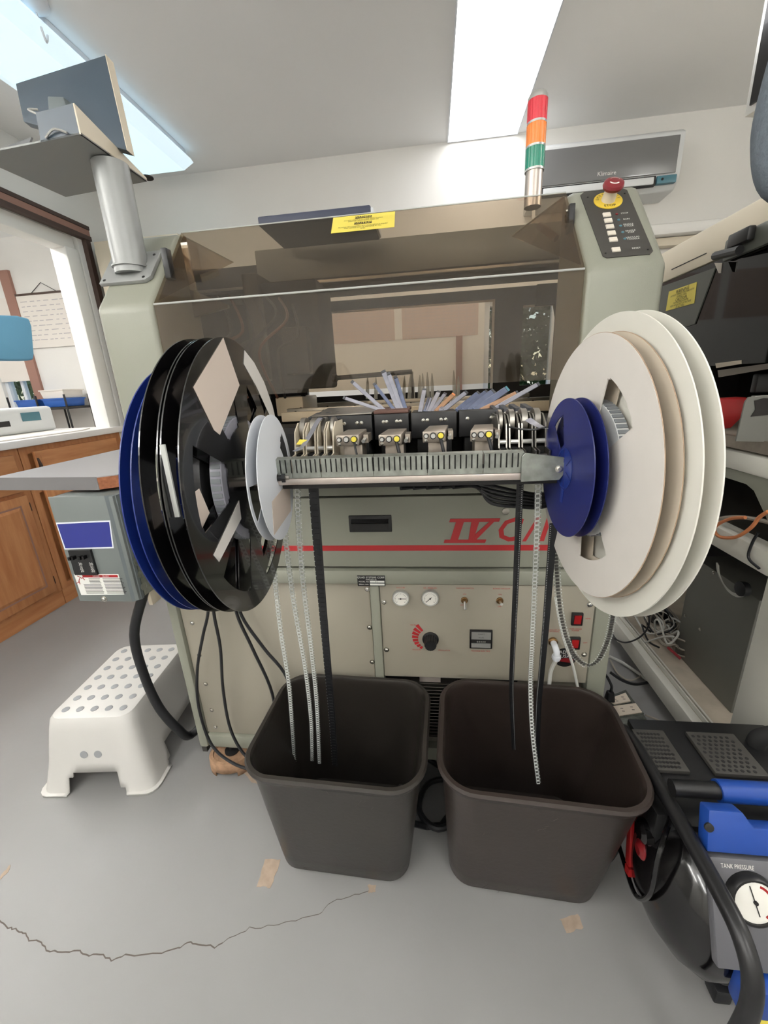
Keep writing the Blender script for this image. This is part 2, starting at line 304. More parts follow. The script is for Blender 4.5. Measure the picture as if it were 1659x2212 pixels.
tubes('added twin-tube fill light hanging in the next room',-3.6,.6,1.8)
tubes('added twin-tube fill light hanging in the next room by the window',-2.8,1.2,2.4,2.25)
t=thing('light_cord','pale cord and small ceiling canopy beside the long left light','cord',at(68,0,Z=2.44)); p=at(68,0,Z=2.44)
MB().lathe(p,(0,0,-1),[(.05,0),(.05,.012),(.02,.03)],20).build('canopy','white_plastic',t)
MB().tube(sm_path([p,p+V((.002,.005,-.03)),p+V((.005,.02,-.10)),p+V((-.01,.06,-.02))]),.004,6).build('cord','white_plastic',t)
# ---- air conditioner
t=thing('air_conditioner','wall-mounted split air conditioner with dark grey glass front','air conditioner',(.95,YB,2.04))
x0,x1=.55,1.30; yf=2.70
pr=[(YB,2.30),(yf+.03,2.295),(yf,2.275),(yf+.005,2.08),(yf+.05,2.035),(YB,2.03)]
MB().prism([(x0,a,c) for a,c in pr],(x1-x0,0,0)).build('housing','ac_white',t,bev=.008)
bx('front_panel','ac_dark',t,x0+.015,x1-.028,yf-.006,yf-.001,2.098,2.258,bev=.003)
bx('louvre','ac_white',t,x0+.06,x1-.13,yf-.008,yf+.03,2.055,2.088,bev=.004); bx('louvre_gap','dark',t,x0+.05,x1-.12,yf-.002,yf+.02,2.050,2.093)
bx('display','teal',t,x1-.115,x1-.02,yf-.006,yf+.02,2.055,2.09,bev=.002); MB().lathe((x1-.09,yf-.007,2.073),(0,-1,0),[(.006,0),(.006,.002)],14).build('receiver','dark',t)
bx('sticker','royal',t,x0+.03,x0+.055,yf-.007,yf-.006,2.20,2.24)
txt('Klimaire',.028,(.93,yf-.007,2.125),(1,0,0),(0,0,1),'white_print',t)
# ---- screen and grey hose at upper right
t=thing('hanging_screen','dark screen in a thin silver frame at the upper right edge','screen',(.93,1.5,1.84))
f=[V((.9,1.56,1.80)),V((.9,1.56,2.30)),V((1.02,1.10,2.30)),V((1.02,1.10,1.80))]
MB().prism(f,(.03,.008,0)).build('frame','silver',t,bev=.003)
q=[f[0]+V((.003,-.018,.018)),f[1]+V((.003,-.018,-.018)),f[2]+V((-.003,.018,-.018)),f[3]+V((-.003,.018,.018))]
MB().prism(q,(-.006,-.002,0)).build('glass','black_gloss',t)
MB().tube([(1.0,1.35,2.28),(1.0,1.35,2.44)],.012,8).build('hanger_rod','steel',t)
cable('sleeved_hose','grey fuzzy sleeved hose hanging at the upper right edge','hose',[(.56,.8,2.0),(.535,.8,1.75),(.518,.8,1.60),(.506,.8,1.50),(.507,.8,1.44),(.53,.8,1.385),(.60,.82,1.37)],.026,'fleece',seg=14)
# ================================================================ the pick-and-place machine
YF=.90; XA,XB=-.729,.427
mc=thing('assembly_machine','large beige pick-and-place machine with tinted visor and IV lettering','machine',(-.15,1.5,0))
SL=V((0,.162,.18)).normalized(); SN=V((0,-.18,.162)).normalized()   # slope direction and normal
def SP(x,s,o=0): return V((x,.9,1.31))+SL*s+SN*o
for name,x0,x1 in (('left_column',XA,-.592),('right_column',.290,XB+.007)):
    MB().prism([(x0,YF,.92),(x0,YF,1.31),(x0,1.062,1.49),(x0,1.10,1.49),(x0,1.10,.92)],(x1-x0,0,0)).build(name,'body',mc,bev=.014,bseg=3)
bx('left_side_wall','body',mc,XA,XA+.008,1.10,1.53,.92,1.49); bx('right_side_wall','body',mc,XB-.001,XB+.007,1.10,1.53,.92,1.49)
bx('left_post','body',mc,XA,-.700,YF,.94,.08,.92,bev=.008); bx('right_post','body',mc,.380,XB,YF,.94,.08,.92,bev=.008)
bx('cabinet_shell','panel',mc,XA+.002,XB-.002,.95,1.53,.09,.93)
bx('left_side_plate','charcoal',mc,-.745,XA,.93,1.5,.03,.6)
MB().box(-.700,.380,YF+.002,.95,.08,.128).build('bottom_sill','body',mc,bev=.008)
bx('left_panel','panel',mc,-.699,-.165,.912,.93,.130,.645,bev=.002)
MB().box(-.163,-.139,YF-.002,.93,.13,.645).build('divider_post','body',mc,bev=.005)
rp=bx('instrument_panel','panel',mc,-.138,.379,.903,.912,.369,.645,bev=.0015)
sp=bx('stripe_panel','body',mc,-.699,.379,YF,.93,.694,.872,bev=.002)
MB().prism([(-.699,YF,.876),(-.699,.925,.93),(-.699,.95,.93),(-.699,.95,.876)],(1.078,0,0)).build('upper_rail','body',mc,bev=.003)
MB().box(-.699,.379,YF-.008,.93,.648,.688).build('ledge','body',mc,bev=.008)
MB().prism([(-.60,YF-.0006,.737),(-.60,YF-.0006,.751),(.379,YF-.0006,.751),(.379,YF-.0006,.737)],(0,.0012,0)).build('red_stripe','red_print',sp)
def fy(x,y,o=0): p=at(x,y,Y=YF-.001+o); return p
def poly_px(name,m,parent,pts,Y,th=.0012,label=None): return MB().prism([at(x,y,Y=Y) for x,y in pts],(0,th,0)).build(name,m,parent,label)
# "IV" built from its serif strokes
z0,z1=.757,.817; X=lambda px: .033+(px-968)*.00113
k=.018
def slant(pts): return [V((.022+x*1.2+k*(z)/.06*1.0,YF-.0014,z0+z)) for x,z in pts]
b=MB()
for poly in ([(0,0),(.080,0),(.080,.008),(0,.008)],[(.011,.008),(.026,.008),(.026,.052),(.011,.052)],[(-.002,.052),(.092,.052),(.092,.060),(-.002,.060)],[(.040,.052),(.055,.052),(.0555,.008),(.046,.008)],[(.0556,.008),(.061,.008),(.083,.052),(.074,.052),(.0556,.022)]):
    b.prism(slant(poly),(0,.0012,0))
b.build('numeral_lettering','red_print',sp)
for ch,x in (('C',.166),('/',.214),('1',.245)): txt(ch,.080,(x,YF,.786),(1,0,0),(0,0,1),'red_print',sp,shear=.25,bold=.0016,sx=.95)
# recessed handle
h=bx('pull_handle','black_plastic',mc,-.202,-.099,YF-.003,YF+.012,.786,.828,bev=.002); MB().box(-.195,-.106,YF-.0042,YF-.003,.792,.819).build('recess','dark',h); MB().prism([(-.195,YF-.0045,.819),(-.195,YF-.010,.812),(-.195,YF-.0045,.808)],(.089,0,0)).build('grip_lip','black_plastic',h)
MB().lathe((.162,YF,.834),(0,-1,0),[(.008,0),(.008,.003),(.006,.004)],18).build('panel_lock','steel',mc)
# name plate
npl=bx('name_plate','black_plastic',mc,-.190,-.121,YF-.0105,YF-.009,.647,.675)
for s_,z,sz in (('QUAD SYSTEMS CORP.',.6705,.0068),('HORSHAM, PA',.6645,.0042)): txt(s_,sz,(-.1555,YF-.0107,z),(1,0,0),(0,0,1),'white_print',npl,sx=1.0)
txt('MODEL NO.',.0050,(-.187,YF-.0107,.6590),(1,0,0),(0,0,1),'white_print',npl,align='LEFT'); txt('SERIAL NO.',.0050,(-.187,YF-.0107,.6515),(1,0,0),(0,0,1),'white_print',npl,align='LEFT')
bx('blank_field','white_print',npl,-.159,-.123,YF-.0108,YF-.0105,.6565,.6615); bx('blank_field','white_print',npl,-.159,-.123,YF-.0108,YF-.0105,.649,.654); txt('IV C',.0042,(-.142,YF-.0109,.659),(1,0,0),(0,0,1),'black_print',npl)
for x,z in ((-.171,.626),(-.172,.514),(-.171,.406),(-.671,.516),(-.671,.41),(-.671,.311),(-.670,.216),(-.670,.152)): screw(mc,(x,.9115,z))
for x,z in ((-.129,.595),(-.129,.453),(.367,.596),(.367,.455)): screw(mc,(x,.9025,z))
# instruments
yi=.9025
def gauge(x,z,ang,lab):
    g=MB().lathe((x,yi,z),(0,-1,0),[(.0215,0),(.0215,.008),(.0205,.010),(.0185,.010),(.018,.008)],32).build('pressure_gauge','silver',mc,lab)
    MB().lathe((x,yi-.0083,z),(0,-1,0),[(.018,0),(.018,.0005)],32).build('dial','gauge',g); b=MB()
    for i in range(19):
        a=math.radians(225-i*15); r0=.0135 if i%3 else .012; d=V((math.cos(a),0,math.sin(a))); b.obox(V((x,yi-.009,z))+d*r0,V((x,yi-.009,z))+d*.0155,.0006,.0003,(0,1,0))
    b.build('tick_marks','black_print',g,kind='stuff')
    a=math.radians(ang); d=V((math.cos(a),0,math.sin(a))); MB().obox(V((x,yi-.0096,z))-d*.006,V((x,yi-.0096,z))+d*.0135,.0012,.0004,(0,1,0)).lathe((x,yi-.0095,z),(0,-1,0),[(.002,0),(.002,.001)],10).build('needle','black_print',g)
gauge(-.085,.610,0,'vacuum gauge, needle pointing right'); gauge(-.012,.611,222,'air pressure gauge, needle at lower left')
T=lambda s,x,z,sz,m='black_print',**k: txt(s,sz,(x,yi-.0008,z),(1,0,0),(0,0,1),m,rp,**k)
T('VACUUM',-.085,.6365,.0052,'red_print'); T('AIR  PRESSURE',-.012,.6365,.0052,'red_print'); T('VACUUM SWITCH',.073,.6365,.0052,'red_print'); T('BOARD VACUUM',.160,.6365,.0052,'red_print')
T('in Hg',-.085,.616,.0035); T('psi',-.012,.619,.0035)
for x,up in ((.072,-1),(.157,1)):
    s_=MB().lathe((x,yi,.604),(0,-1,0),[(.0085,0),(.0085,.003),(.006,.0035),(.006,.008)],16).build('toggle_switch','brass',mc); MB().tube([(x,yi-.008,.604),(x+.001,yi-.022,.604+(-.014 if up<0 else .002))],[.0025,.0035],10).build('toggle_lever','silver',s_)
    T('ON',x,.6205,.005,'red_print'); T('OFF',x+(-.006 if up<0 else 0),.590 if up<0 else .5875,.005,'red_print')
# knob
kb=MB().lathe((-.013,yi,.489),(0,-1,0),[(.021,0),(.021,.003),(.0185,.004)],28).build('regulator_knob','black_plastic',mc)
b=MB(); rings=[]
for h_,r_ in ((.004,.016),(.026,.0145),(.030,.0138)):
    rings.append([V((-.013+(r_*(1+(.06 if j%2 else -.03)))*math.cos(2*PI*j/36),yi-h_,.489+(r_*(1+(.06 if j%2 else -.03)))*math.sin(2*PI*j/36))) for j in range(36)])
MB().loft(rings,caps=True,smooth=False).build('knob_grip','black_plastic',kb)
b=MB()
for i in range(8):
    a=math.radians(128+i*14.5); c=V((-.015,yi-.0008,.489)); w_=math.radians(5); r0=.030; r1=.030+.006+.002*(8-i)
    q=[c+V((math.cos(a+s2)*r,0,math.sin(a+s2)*r)) for s2,r in ((-w_,r0),(w_,r0),(w_,r1),(-w_,r1))]; MB().prism(q,(0,.0008,0)).build('increase_mark','red_print',rp)
T('INCREASE',-.052,.5305,.0052,'red_print'); T('PRESSURE',-.049,.4565,.0052,'red_print'); T('REGULATOR',.022,.4565,.0052,'red_print'); T('MACHINE RUN TIME',.114,.4575,.0052,'red_print')
hm=bx('hour_meter','black_plastic',mc,.086,.142,yi-.006,yi,.468,.521,bev=.001); bx('meter_face','silver',hm,.090,.138,yi-.0072,yi-.006,.496,.517); bx('counter_window','dark',hm,.090,.138,yi-.0074,yi-.006,.486,.4945); bx('meter_face','silver',hm,.090,.138,yi-.0072,yi-.006,.472,.4845)
txt('0 0 0 0 0',.006,(.114,yi-.0078,.490),(1,0,0),(0,0,1),'white_print',hm); txt('HOURS',.004,(.114,yi-.0076,.502),(1,0,0),(0,0,1),'black_print',hm); txt('QUARTZ',.004,(.114,yi-.0076,.512),(1,0,0),(0,0,1),'black_print',hm)
for zc,zz in ((.558,'REAR'),(.490,'LEFT')):
    s_=bx('rocker_switch','black_plastic',mc,.327,.353,yi-.007,yi,zc-.017,zc+.017,bev=.0015); MB().prism([(.332,yi-.0072,zc-.012),(.332,yi-.0072,zc+.012),(.332,yi-.011,zc+.012)],(.016,0,0)).build('rocker','red',s_); T(zz,.366,zc,.0050,'red_print')
T('TAPE FEEDER\nPOWER',.340,.526,.0050,'red_print'); T('VACUUM IN\nOPTIONAL',.290,.522,.0050,'red_print')
bd=MB().lathe((.322,yi,.445),(0,-1,0),[(.0275,0),(.0275,.0006)],32).build('round_badge','black_plastic',mc,'dark round made in USA sticker'); txt('MADE IN\nUSA',.013,(.322,yi-.0008,.455),(1,0,0),(0,0,1),'white_print',bd)
MB().prism([(.302,yi-.0008,.436),(.322,yi-.0008,.444),(.344,yi-.0008,.440),(.338,yi-.0008,.430),(.318,yi-.0008,.432)],(0,.0004,0)).build('red_swoosh','dark_red',bd)
fx=MB().lathe((.289,yi,.492),(0,-1,0),[(.011,0),(.011,.006),(.008,.008)],20).build('air_inlet','brass',mc); MB().tube(sm_path([(.289,yi-.008,.492),(.289,yi-.022,.491),(.291,yi-.030,.482),(.291,yi-.030,.470)]),.0075,12).lathe((.291,yi-.030,.472),(0,0,-1),[(.010,0),(.011,.006),(.0085,.012)],16).build('elbow_fitting','white_plastic',fx)
# vent below instrument panel
b=MB(); bx('vent_recess','dark',mc,-.26,.22,.945,.955,.13,.365)
bx('vent_header','alu',mc,-.045,.012,.918,.944,.342,.366)
vt=bx('vent_frame','steel',mc,-.10,.07,.925,.944,.125,.145)
for i in range(17):
    shared('slat','vent_slat',lambda: MB().hexa([(-.075,-.008,-.002),(.075,-.008,-.002),(.075,.008,.002),(-.075,.008,.002),(-.075,-.008,-.0004),(.075,-.008,-.0004),(.075,.008,.0036),(-.075,.008,.0036)]),'steel',mc,(-.015,.930,.155+i*.0112))
# interior walls and deck of the work area
bx('work_deck','charcoal',mc,-.72,.425,1.10,1.5,.93,.965); bx('front_deck','charcoal',mc,-.592,.29,.95,1.10,.93,.965); bx('inner_left_wall','dark',mc,-.72,-.715,1.11,1.5,.965,1.47)
# rear frame with two see-through openings
b=MB()
for a in ((-.720,-.452,1.50,1.52,.965,1.49),(-.452,.426,1.50,1.52,1.365,1.40),(.207,.298,1.50,1.52,.965,1.365),(.404,.426,1.50,1.52,.965,1.365),(-.452,.207,1.50,1.52,.965,1.09),(.298,.404,1.50,1.52,.965,1.095)): b.box(*a)
b.build('rear_frame','dark',mc)
bx('rear_opening_trim','alu',mc,.298,.404,1.492,1.4995,1.337,1.343); bx('rear_opening_trim','alu',mc,-.452,.207,1.492,1.4995,1.362,1.367); bx('rear_opening_trim','silver',mc,.200,.207,1.492,1.4995,1.09,1.362)
bx('opening_filler','dark',mc,.298,.404,1.50,1.52,1.343,1.366)
MB().prism([(.33,1.46,1.395),(.415,1.46,1.395),(.415,1.46,1.29),(.40,1.46,1.27),(.385,1.46,1.335),(.33,1.46,1.335)],(0,.02,0)).build('corner_bracket','black_matte',mc)
bx('gantry_beam','dark',mc,-.71,.42,1.30,1.47,1.405,1.475,bev=.004); bx('beam_cover','grey_panel',mc,-.50,.42,1.28,1.2995,1.42,1.505,bev=.003)
bx('beam_rail','steel',mc,-.71,.42,1.27,1.279,1.408,1.414)
# placement head and its cable clutter at the left
hd=bx('placement_head','black_matte',mc,-.46,-.30,1.18,1.34,1.12,1.40,bev=.01); bx('head_plate','charcoal',hd,-.50,-.455,1.16,1.30,1.15,1.42,bev=.006); bx('head_motor','dark',hd,-.40,-.33,1.14,1.179,1.16,1.28,bev=.006)
MB().tube(sm_path([at(655,700,Y=1.25),at(668,745,Y=1.25),at(664,800,Y=1.25),at(645,850,Y=1.25)]),.022,10).build('cable_carrier','black_matte',mc)
for i in range(7):
    a=at(470+i*26,640,Y=1.1+.02*i); c=at(455+i*22+random.randint(-20,20),760,Y=1.05); d=at(500+i*24,700+random.randint(-20,30),Y=1.05)
    MB().tube(sm_path([a,d,c,at(520+i*16,860,Y=1.1)]),.0035,6).build('inner_cable',random.choice(['copper','dark','dark','copper','rubber']),mc)
bx('inner_sensor_box','black_plastic',mc,-.565,-.53,.95,1.0,1.12,1.20,bev=.003); bx('sensor_box_lid','steel',mc,-.57,-.55,.94,.949,1.125,1.21)
bx('parts_tray','cream',mc,-.47,-.385,1.22,1.38,1.045,1.10,bev=.004)
# conveyor rails
for y,z,m in ((1.12,1.055,'cream'),(1.17,1.062,'steel'),(1.44,1.065,'steel')):
    r=bx('conveyor_rail',m,mc,-.42,.32,y,y+.018,z-.02,z+.006,bev=.002)
    for i in range(9): screw(r,(-.38+i*.08,y+.009,z+.006),.0025,'up','dark')
bx('conveyor_base','dark',mc,-.45,.30,1.0,1.11,.965,1.03)
lv=MB().tube([at(722,817,Y=1.0),at(890,803,Y=1.0)],.0055,10).lathe(at(722,817,Y=1.0),(1,0,0),[(.004,-.006),(.009,-.004),(.009,.006),(.004,.010)],14).build('black_rod','black_plastic',mc)
MB().tube([at(890,803,Y=1.0),at(892,860,Y=1.02)],.003,6).build('rod_support','steel',mc)
# visor
vz=1.113
vs=MB().hexa([(-.590,YF,vz),(.288,YF,vz),(.288,YF+.004,vz),(-.590,YF+.004,vz),(-.590,YF,1.308),(.288,YF,1.308),(.288,YF+.004,1.306),(-.590,YF+.004,1.306)]).build('visor_front','tint',mc,'tinted lower visor pane')
MB().hexa([SP(-.590,.002),SP(.288,.002),SP(.288,.002,-.004),SP(-.590,.002,-.004),SP(-.590,.242),SP(.288,.242),SP(.288,.242,-.004),SP(-.590,.242,-.004)]).build('visor_slope','tint',mc,'tinted sloping visor pane')
MB().tube([(-.590,YF+.001,1.3095),(.288,YF+.001,1.3095)],.0022,8).build('visor_bend','clear_edge',mc)
MB().tube([SP(-.590,.243),SP(.288,.243)],.0016,8).build('visor_top_edge','clear_edge',mc)
for x,s_ in ((-.588,1),(.286,-1)):
    MB().prism([SP(x,.24,-.006),SP(x,.02,-.006),V((x+s_*.10,1.10,1.43))],(.003*s_,0,0)).build('visor_gusset','tint',mc)
    MB().tube([SP(x,.24,-.006),V((x+s_*.10,1.10,1.43))],.0018,6).build('gusset_edge','clear_edge',mc)
MB().tube([at(1165,487,Y=1.08),at(1202,515,Y=1.05)],.0075,12).build('visor_hinge_pin','alu',mc)
MB().hexa([at(1150,430,Y=1.3),at(1157,430,Y=1.3),at(1157,430,Y=1.32),at(1150,430,Y=1.32),at(1148,492,Y=1.3),at(1155,492,Y=1.3),at(1155,492,Y=1.32),at(1148,492,Y=1.32)]).build('rear_bracket','steel',mc)
b=bx('latch_block','black_plastic',mc,.280,.292,1.0,1.02,1.40,1.45,bev=.002); screw(b,(.279,1.01,1.44),.003,'-x'); screw(b,(.279,1.01,1.412),.003,'-x')
MB().box(-.586,-.572,.955,.975,1.37,1.43).build('latch_block','black_plastic',mc,bev=.002); MB().prism([(-.57,1.02,1.36),(-.50,1.06,1.33),(-.50,1.06,1.322),(-.57,1.02,1.30)],(0,.01,0)).build('pivot_arm','black_plastic',mc)
MB().prism([(-.578,1.03,1.46),(-.562,1.03,1.46),(-.558,1.03,1.36),(-.574,1.03,1.36)],(0,.004,0)).build('slotted_tab','steel',mc)
# caution sticker on the slope
def SR(x0,x1,s0,s1,o,th): return MB().hexa([SP(x0,s0,o),SP(x1,s0,o),SP(x1,s1,o),SP(x0,s1,o),SP(x0,s0,o+th),SP(x1,s0,o+th),SP(x1,s1,o+th),SP(x0,s1,o+th)])
st=SR(-.2175,-.0765,.182,.2385,.0003,.0004).build('caution_sticker','yellow_print',mc)
def ST(s,x,ss,sz,m,par,o=.0008,**k): return txt(s,sz,SP(x,ss,o),(1,0,0),SL,m,par,th=.0002,**k)
SR(-.166,-.128,.2255,.2335,.0008,.0001).build('black_bar','black_print',st); ST('WARNING',-.147,.2295,.0085,'yellow_print',st,o=.001)
SR(-.167,-.127,.2045,.2125,.0008,.0001).build('black_bar','black_print',st); ST('CAUTION',-.147,.2085,.0095,'yellow_print',st,o=.001)
ST('DO NOT OPERATE MACHINE WITH GUARDS\nOPEN OR SAFETY INTERLOCKS OFF',-.147,.2190,.0048,'black_print',st,sx=.9); ST('MOVING MECHANISMS CAN CAUSE SERIOUS INJURY\nKEEP HANDS OUT OF MACHINE AT ALL\nTIMES',-.147,.1935,.0052,'black_print',st,sx=.9)
# control panel on the right column
cp=MB().prism([SP(x,s_,.0005) for x,s_ in ((.330,.022),(.324,.028),(.314,.225),(.322,.234),(.398,.234),(.406,.226),(.413,.030),(.406,.022))],SN*.0012).build('control_panel','charcoal',mc)
for i,(s_,lab) in enumerate(((.150,'STOP'),(.131,'RUN'),(.112,'SINGLE\nCYCLE'),(.092,'SINGLE\nSTEP'),(.072,'VACUUM\nTOGGLE'),(.042,'RESET'))):
    x=.3525-.0005*i; MB().hexa([SP(x-.0075,s_-.006,.0016),SP(x+.0075,s_-.006,.0016),SP(x+.0075,s_+.006,.0016),SP(x-.0075,s_+.006,.0016),SP(x-.007,s_-.0055,.0036),SP(x+.007,s_-.0055,.0036),SP(x+.007,s_+.0055,.0036),SP(x-.007,s_+.0055,.0036)]).build('push_button','button',cp)
    if i<5: MB().lathe(SP(.3715,s_,.0016),SN,[(.0028,0),(.0025,.001)],12).build('indicator_lamp','dark_red' if i==0 else 'teal',cp)
    ST(lab,.386,s_,.0058,'white_print',cp,o=.0018)
for x,s_ in ((.327,.215),(.399,.215),(.330,.035),(.405,.035)): MB().lathe(SP(x,s_,.0016),SN,[(.0018,0),(.0015,.001)],10).build('small_screw','dark',cp)
es=MB().lathe(SP(.363,.196,.0016),SN,[(.0275,0),(.0275,.0015),(.010,.0018)],36).build('emergency_ring','ring_yellow',mc)
txt('STOP',.0095,SP(.363,.1775,.0032),(1,0,0),SL,'black_print',es,bold=.0002)
for i,ch in enumerate('EMERGENCY'):
    a=math.radians(170-i*20); c=SP(.363+.0205*math.cos(a),.196+.0205*math.sin(a),.0035); xd=V((1,0,0))*math.sin(a)-SL*math.cos(a); yd=V((1,0,0))*math.cos(a)+SL*math.sin(a); txt(ch,.008,c,xd,yd,'black_print',es)
MB().lathe(SP(.363,.196,.002),SN,[(.0135,0),(.0125,.012),(.0115,.022)],28).build('button_collar','cream',es)
kr=MB().lathe(SP(.363,.196,.022),SN,[(.012,0),(.018,.003),(.020,.008),(.0185,.013),(.012,.016),(.004,.0165)],32).build('emergency_button','knob_red',es)
for a0 in (20,200):
    b=MB(); c=SP(.363,.196,.0385)
    for i in range(6):
        a=math.radians(a0+i*18); a2=math.radians(a0+(i+1)*18); q=[c+(V((1,0,0))*math.cos(t_)+SL*math.sin(t_))*r_-SN*(.0024 if r_>.012 else .0002) for t_,r_ in ((a,.0095),(a2,.0095),(a2,.0125),(a,.0125))]; b.prism(q,SN*.0008)
    b.build('turn_arrow','white_print',es)
# signal tower
tx=at(1152,412,Y=1.12); tw=MB().tube([(tx.x,1.12,1.488),(tx.x,1.12,1.555)],.0185,20).build('tower_pole','alu',mc,'signal tower pole')
z=1.555
for nm,m in (('green_lens','lens_green'),('amber_lens','lens_amber'),('red_lens','lens_red')):
    MB().lathe((tx.x,1.12,z),(0,0,1),[(.0207,0),(.0207,.004)],24).build('silver_band','silver',tw)
    rings=[[V((tx.x+(.0200+(.0005 if j%2 else 0))*math.cos(2*PI*j/48),1.12+(.0200+(.0005 if j%2 else 0))*math.sin(2*PI*j/48),zz)) for j in range(48)] for zz in (z+.004,z+.042)]
    MB().loft(rings,smooth=False,caps=True).build(nm,m,tw); z+=.042
MB().lathe((tx.x,1.12,z),(0,0,1),[(.0207,0),(.0205,.006),(.017,.012),(.008,.015)],24).build('tower_cap','silver',tw)
# feeder bed
bx('feeder_bed','dark',mc,-.34,.17,.567,.80,.979,.984); bx('feeder_bed_wide','dark',mc,-.50,.29,.80,.94,.95,.985); bx('feeder_bed_back','dark',mc,-.50,.29,.80,.94,.985,1.035)
for i in range(4): bx('bed_rail','black_plastic',mc,-.17,.11,.70+.022*i,.712+.022*i,.985,.992)
bar=bx('front_rail','alu',mc,-.345,.120,.548,.566,.989,.9985,bev=.0015)
xs=[-.345,-.272,-.2,at(692,1000,Y=.55).x,at(806,1000,Y=.55).x,at(923,1000,Y=.55).x,at(1044,1000,Y=.55).x,.120]
for i in range(7):
    x0,x1=xs[i]+.0004,xs[i+1]-.0004; n=max(2,round((x1-x0)/.0075)); b=MB().box(x0,x1,.549,.5508,.9990,1.0065); p_=(x1-x0)/n
    for k_ in range(n): b.box(x0+k_*p_+.0010,x0+(k_+1)*p_-.0010,.549,.5508,1.0065,1.0255)
    b.box(x0,x1,.549,.5508,1.0255,1.0265).box(x0,x1,.5512,.5516,1.006,1.0262,1).prism([(x0,.549,1.0265),(x0,.5508,1.0265),(x0,.560,1.0285),(x0,.560,1.0275)],(x1-x0,0,0))
    b.build('slotted_plate',['galv','dark'],mc)
def arm(x0,x1,lab):
    s_=1 if x1>x0 else -1
    pts=[(x0,.545,.987),(x0,.545,1.021),(x0+s_*.004,.545,1.026),(x1-s_*.006,.545,1.0195)]+[(x1-s_*.006+s_*.012*math.cos(a),.545,1.0065+.013*math.sin(a)) for a in (1.2,.7,.2,-.3,-.8,-1.2)]+[(x1-s_*.006,.545,.9885)]
    o=MB().prism(pts,(0,.0022,0)).build('reel_arm','galv',mc,lab,bev=.0006,bseg=1)
    MB().tube([(x1-s_*.010,.552,1.0035),(x1+s_*(.085 if s_>0 else .01),.552,1.0)],.005,10).build('reel_axle','steel',mc)
    screw(mc,(x1-s_*.007,.5445,1.004),.004)
arm(.116,.171,'right zinc reel arm with bolt'); arm(-.345,-.40,'left zinc reel arm')
MB().tube([(-.205,.552,1.0),(-.36,.552,1.0)],.005,10).build('reel_axle','steel',mc)
for i in range(5):
    a=V((-.05+.02*i,.60,.968)); MB().tube(sm_path([a,at(1000+8*i,1044+2*i,Y=.66),at(1060,1050+9*i,Y=.66),at(1120,1062+8*i,Y=.66),at(1185,1068+6*i,Y=.68),(.30,.75,.93)]),.0032,7).build('under_bed_cable','rubber',mc)
MB().box(-.34,.22,.62,.626,.9655,.971).build('cable_channel','black_plastic',mc)
# ---------------------------------------------------------------- feeders
NM=['far left','second from left','third from left','far right']
for i,(fx_,yt) in enumerate(((724.6,941),(817,940),(912.3,932.5),(1016,930))):
    L=at(fx_,yt,Y=.61); Rr=at(fx_+50,yt,Y=.61); x0,x1=L.x,Rr.x; zt=L.z; zb=zt-.0165; cxm=(x0+x1)/2
    t=thing('vibratory_feeder','silver-boxed stick feeder on the front rail, %s of the four'%NM[i],'feeder',(cxm,.64,.985),'stick feeder units in the bank')
    cb=MB().hexa([(x0,.61,zb),(x1,.61,zb),(x1+.004,.66,zb),(x0+.008,.66,zb),(x0,.61,zt),(x1,.61,zt),(x1+.006,.655,zt+.004),(x0+.010,.655,zt+.004)]).build('control_box','brushed',t,bev=.0012)
    for dx,r_,m in ((.0055,.0032,'silver'),(.0160,.0042,'silver'),(.0275,.0046,'yellow')):
        kx=x0+dx*(x1-x0)/.0345; MB().lathe((kx,.6098,zt-.0065),(0,-1,0),[(r_+.0008,0),(r_+.0008,.0015),(r_,.0016)],16).build('dial_ring','black_plastic',cb); MB().lathe((kx,.6082,zt-.0065),(0,-1,0),[(r_*.92,0),(r_*.8,.003)],16).build('yellow_dial' if m=='yellow' else 'dial',m,cb)
    screw(cb,(x0+.005,.6098,zt-.0135),.0018); screw(cb,(x1-.005,.6098,zt-.0135),.0018)
    bx('lower_block','brushed',t,x0+.008,x1+.002,.625,.665,.985,zb-.0005,bev=.001); bx('pull_slot','dark',t,x0+.013,x1-.003,.6235,.6249,.990,.997)
    MB().box(x1+.0045,x1+.012,.625,.66,zb+.002,zt-.002).build('side_plate','brushed',t); MB().tube([(x1+.006,.612,zb+.006),(x1+.009,.645,zb+.012)],.0028,10).build('release_pin','silver',t)
    MB().tube(sm_path([(x1-.007,.609,zb+.005),(x1-.004,.602,zb-.008),(x1+.003,.600,.995),(x1+.008,.600,.985)]),.0016 if i==0 else .0026,8).build('power_cable','rubber',t)
    # black magazine carrier behind the box
    bx0,bx1=[(-.178,-.103),(-.099,-.040),(-.036,.040),(.044,.112)][i]
    kb_=MB().hexa([(bx0,.70,1.030),(bx1,.70,1.030),(bx1,.80,1.030),(bx0,.80,1.030),(bx0,.70,1.073),(bx1,.70,1.073),(bx1,.80,1.071),(bx0,.80,1.071)]).build('magazine_carrier','black_plastic',t,bev=.0012)
    bx('carrier_leg','black_matte',t,bx0+.01,bx1-.008,.705,.78,.985,1.0295)
    if i==1: bx('brown_cap','brown_cap',t,bx0,bx1,.698,.80,1.0735,1.079,bev=.001)
    if i==0: MB().hexa([(bx0-.03,.70,1.0735),(bx1,.70,1.0745),(bx1,.86,1.076),(bx0-.05,.9,1.074),(bx0-.03,.70,1.075),(bx1,.70,1.0765),(bx1,.86,1.080),(bx0-.05,.9,1.078)]).build('cover_plate','steel',t)
    for f_ in ((.27,.36,.66,.76) if i!=3 else (.2,.77)): screw(kb_,(bx0+(bx1-bx0)*f_,.6995,1.060),.0022)
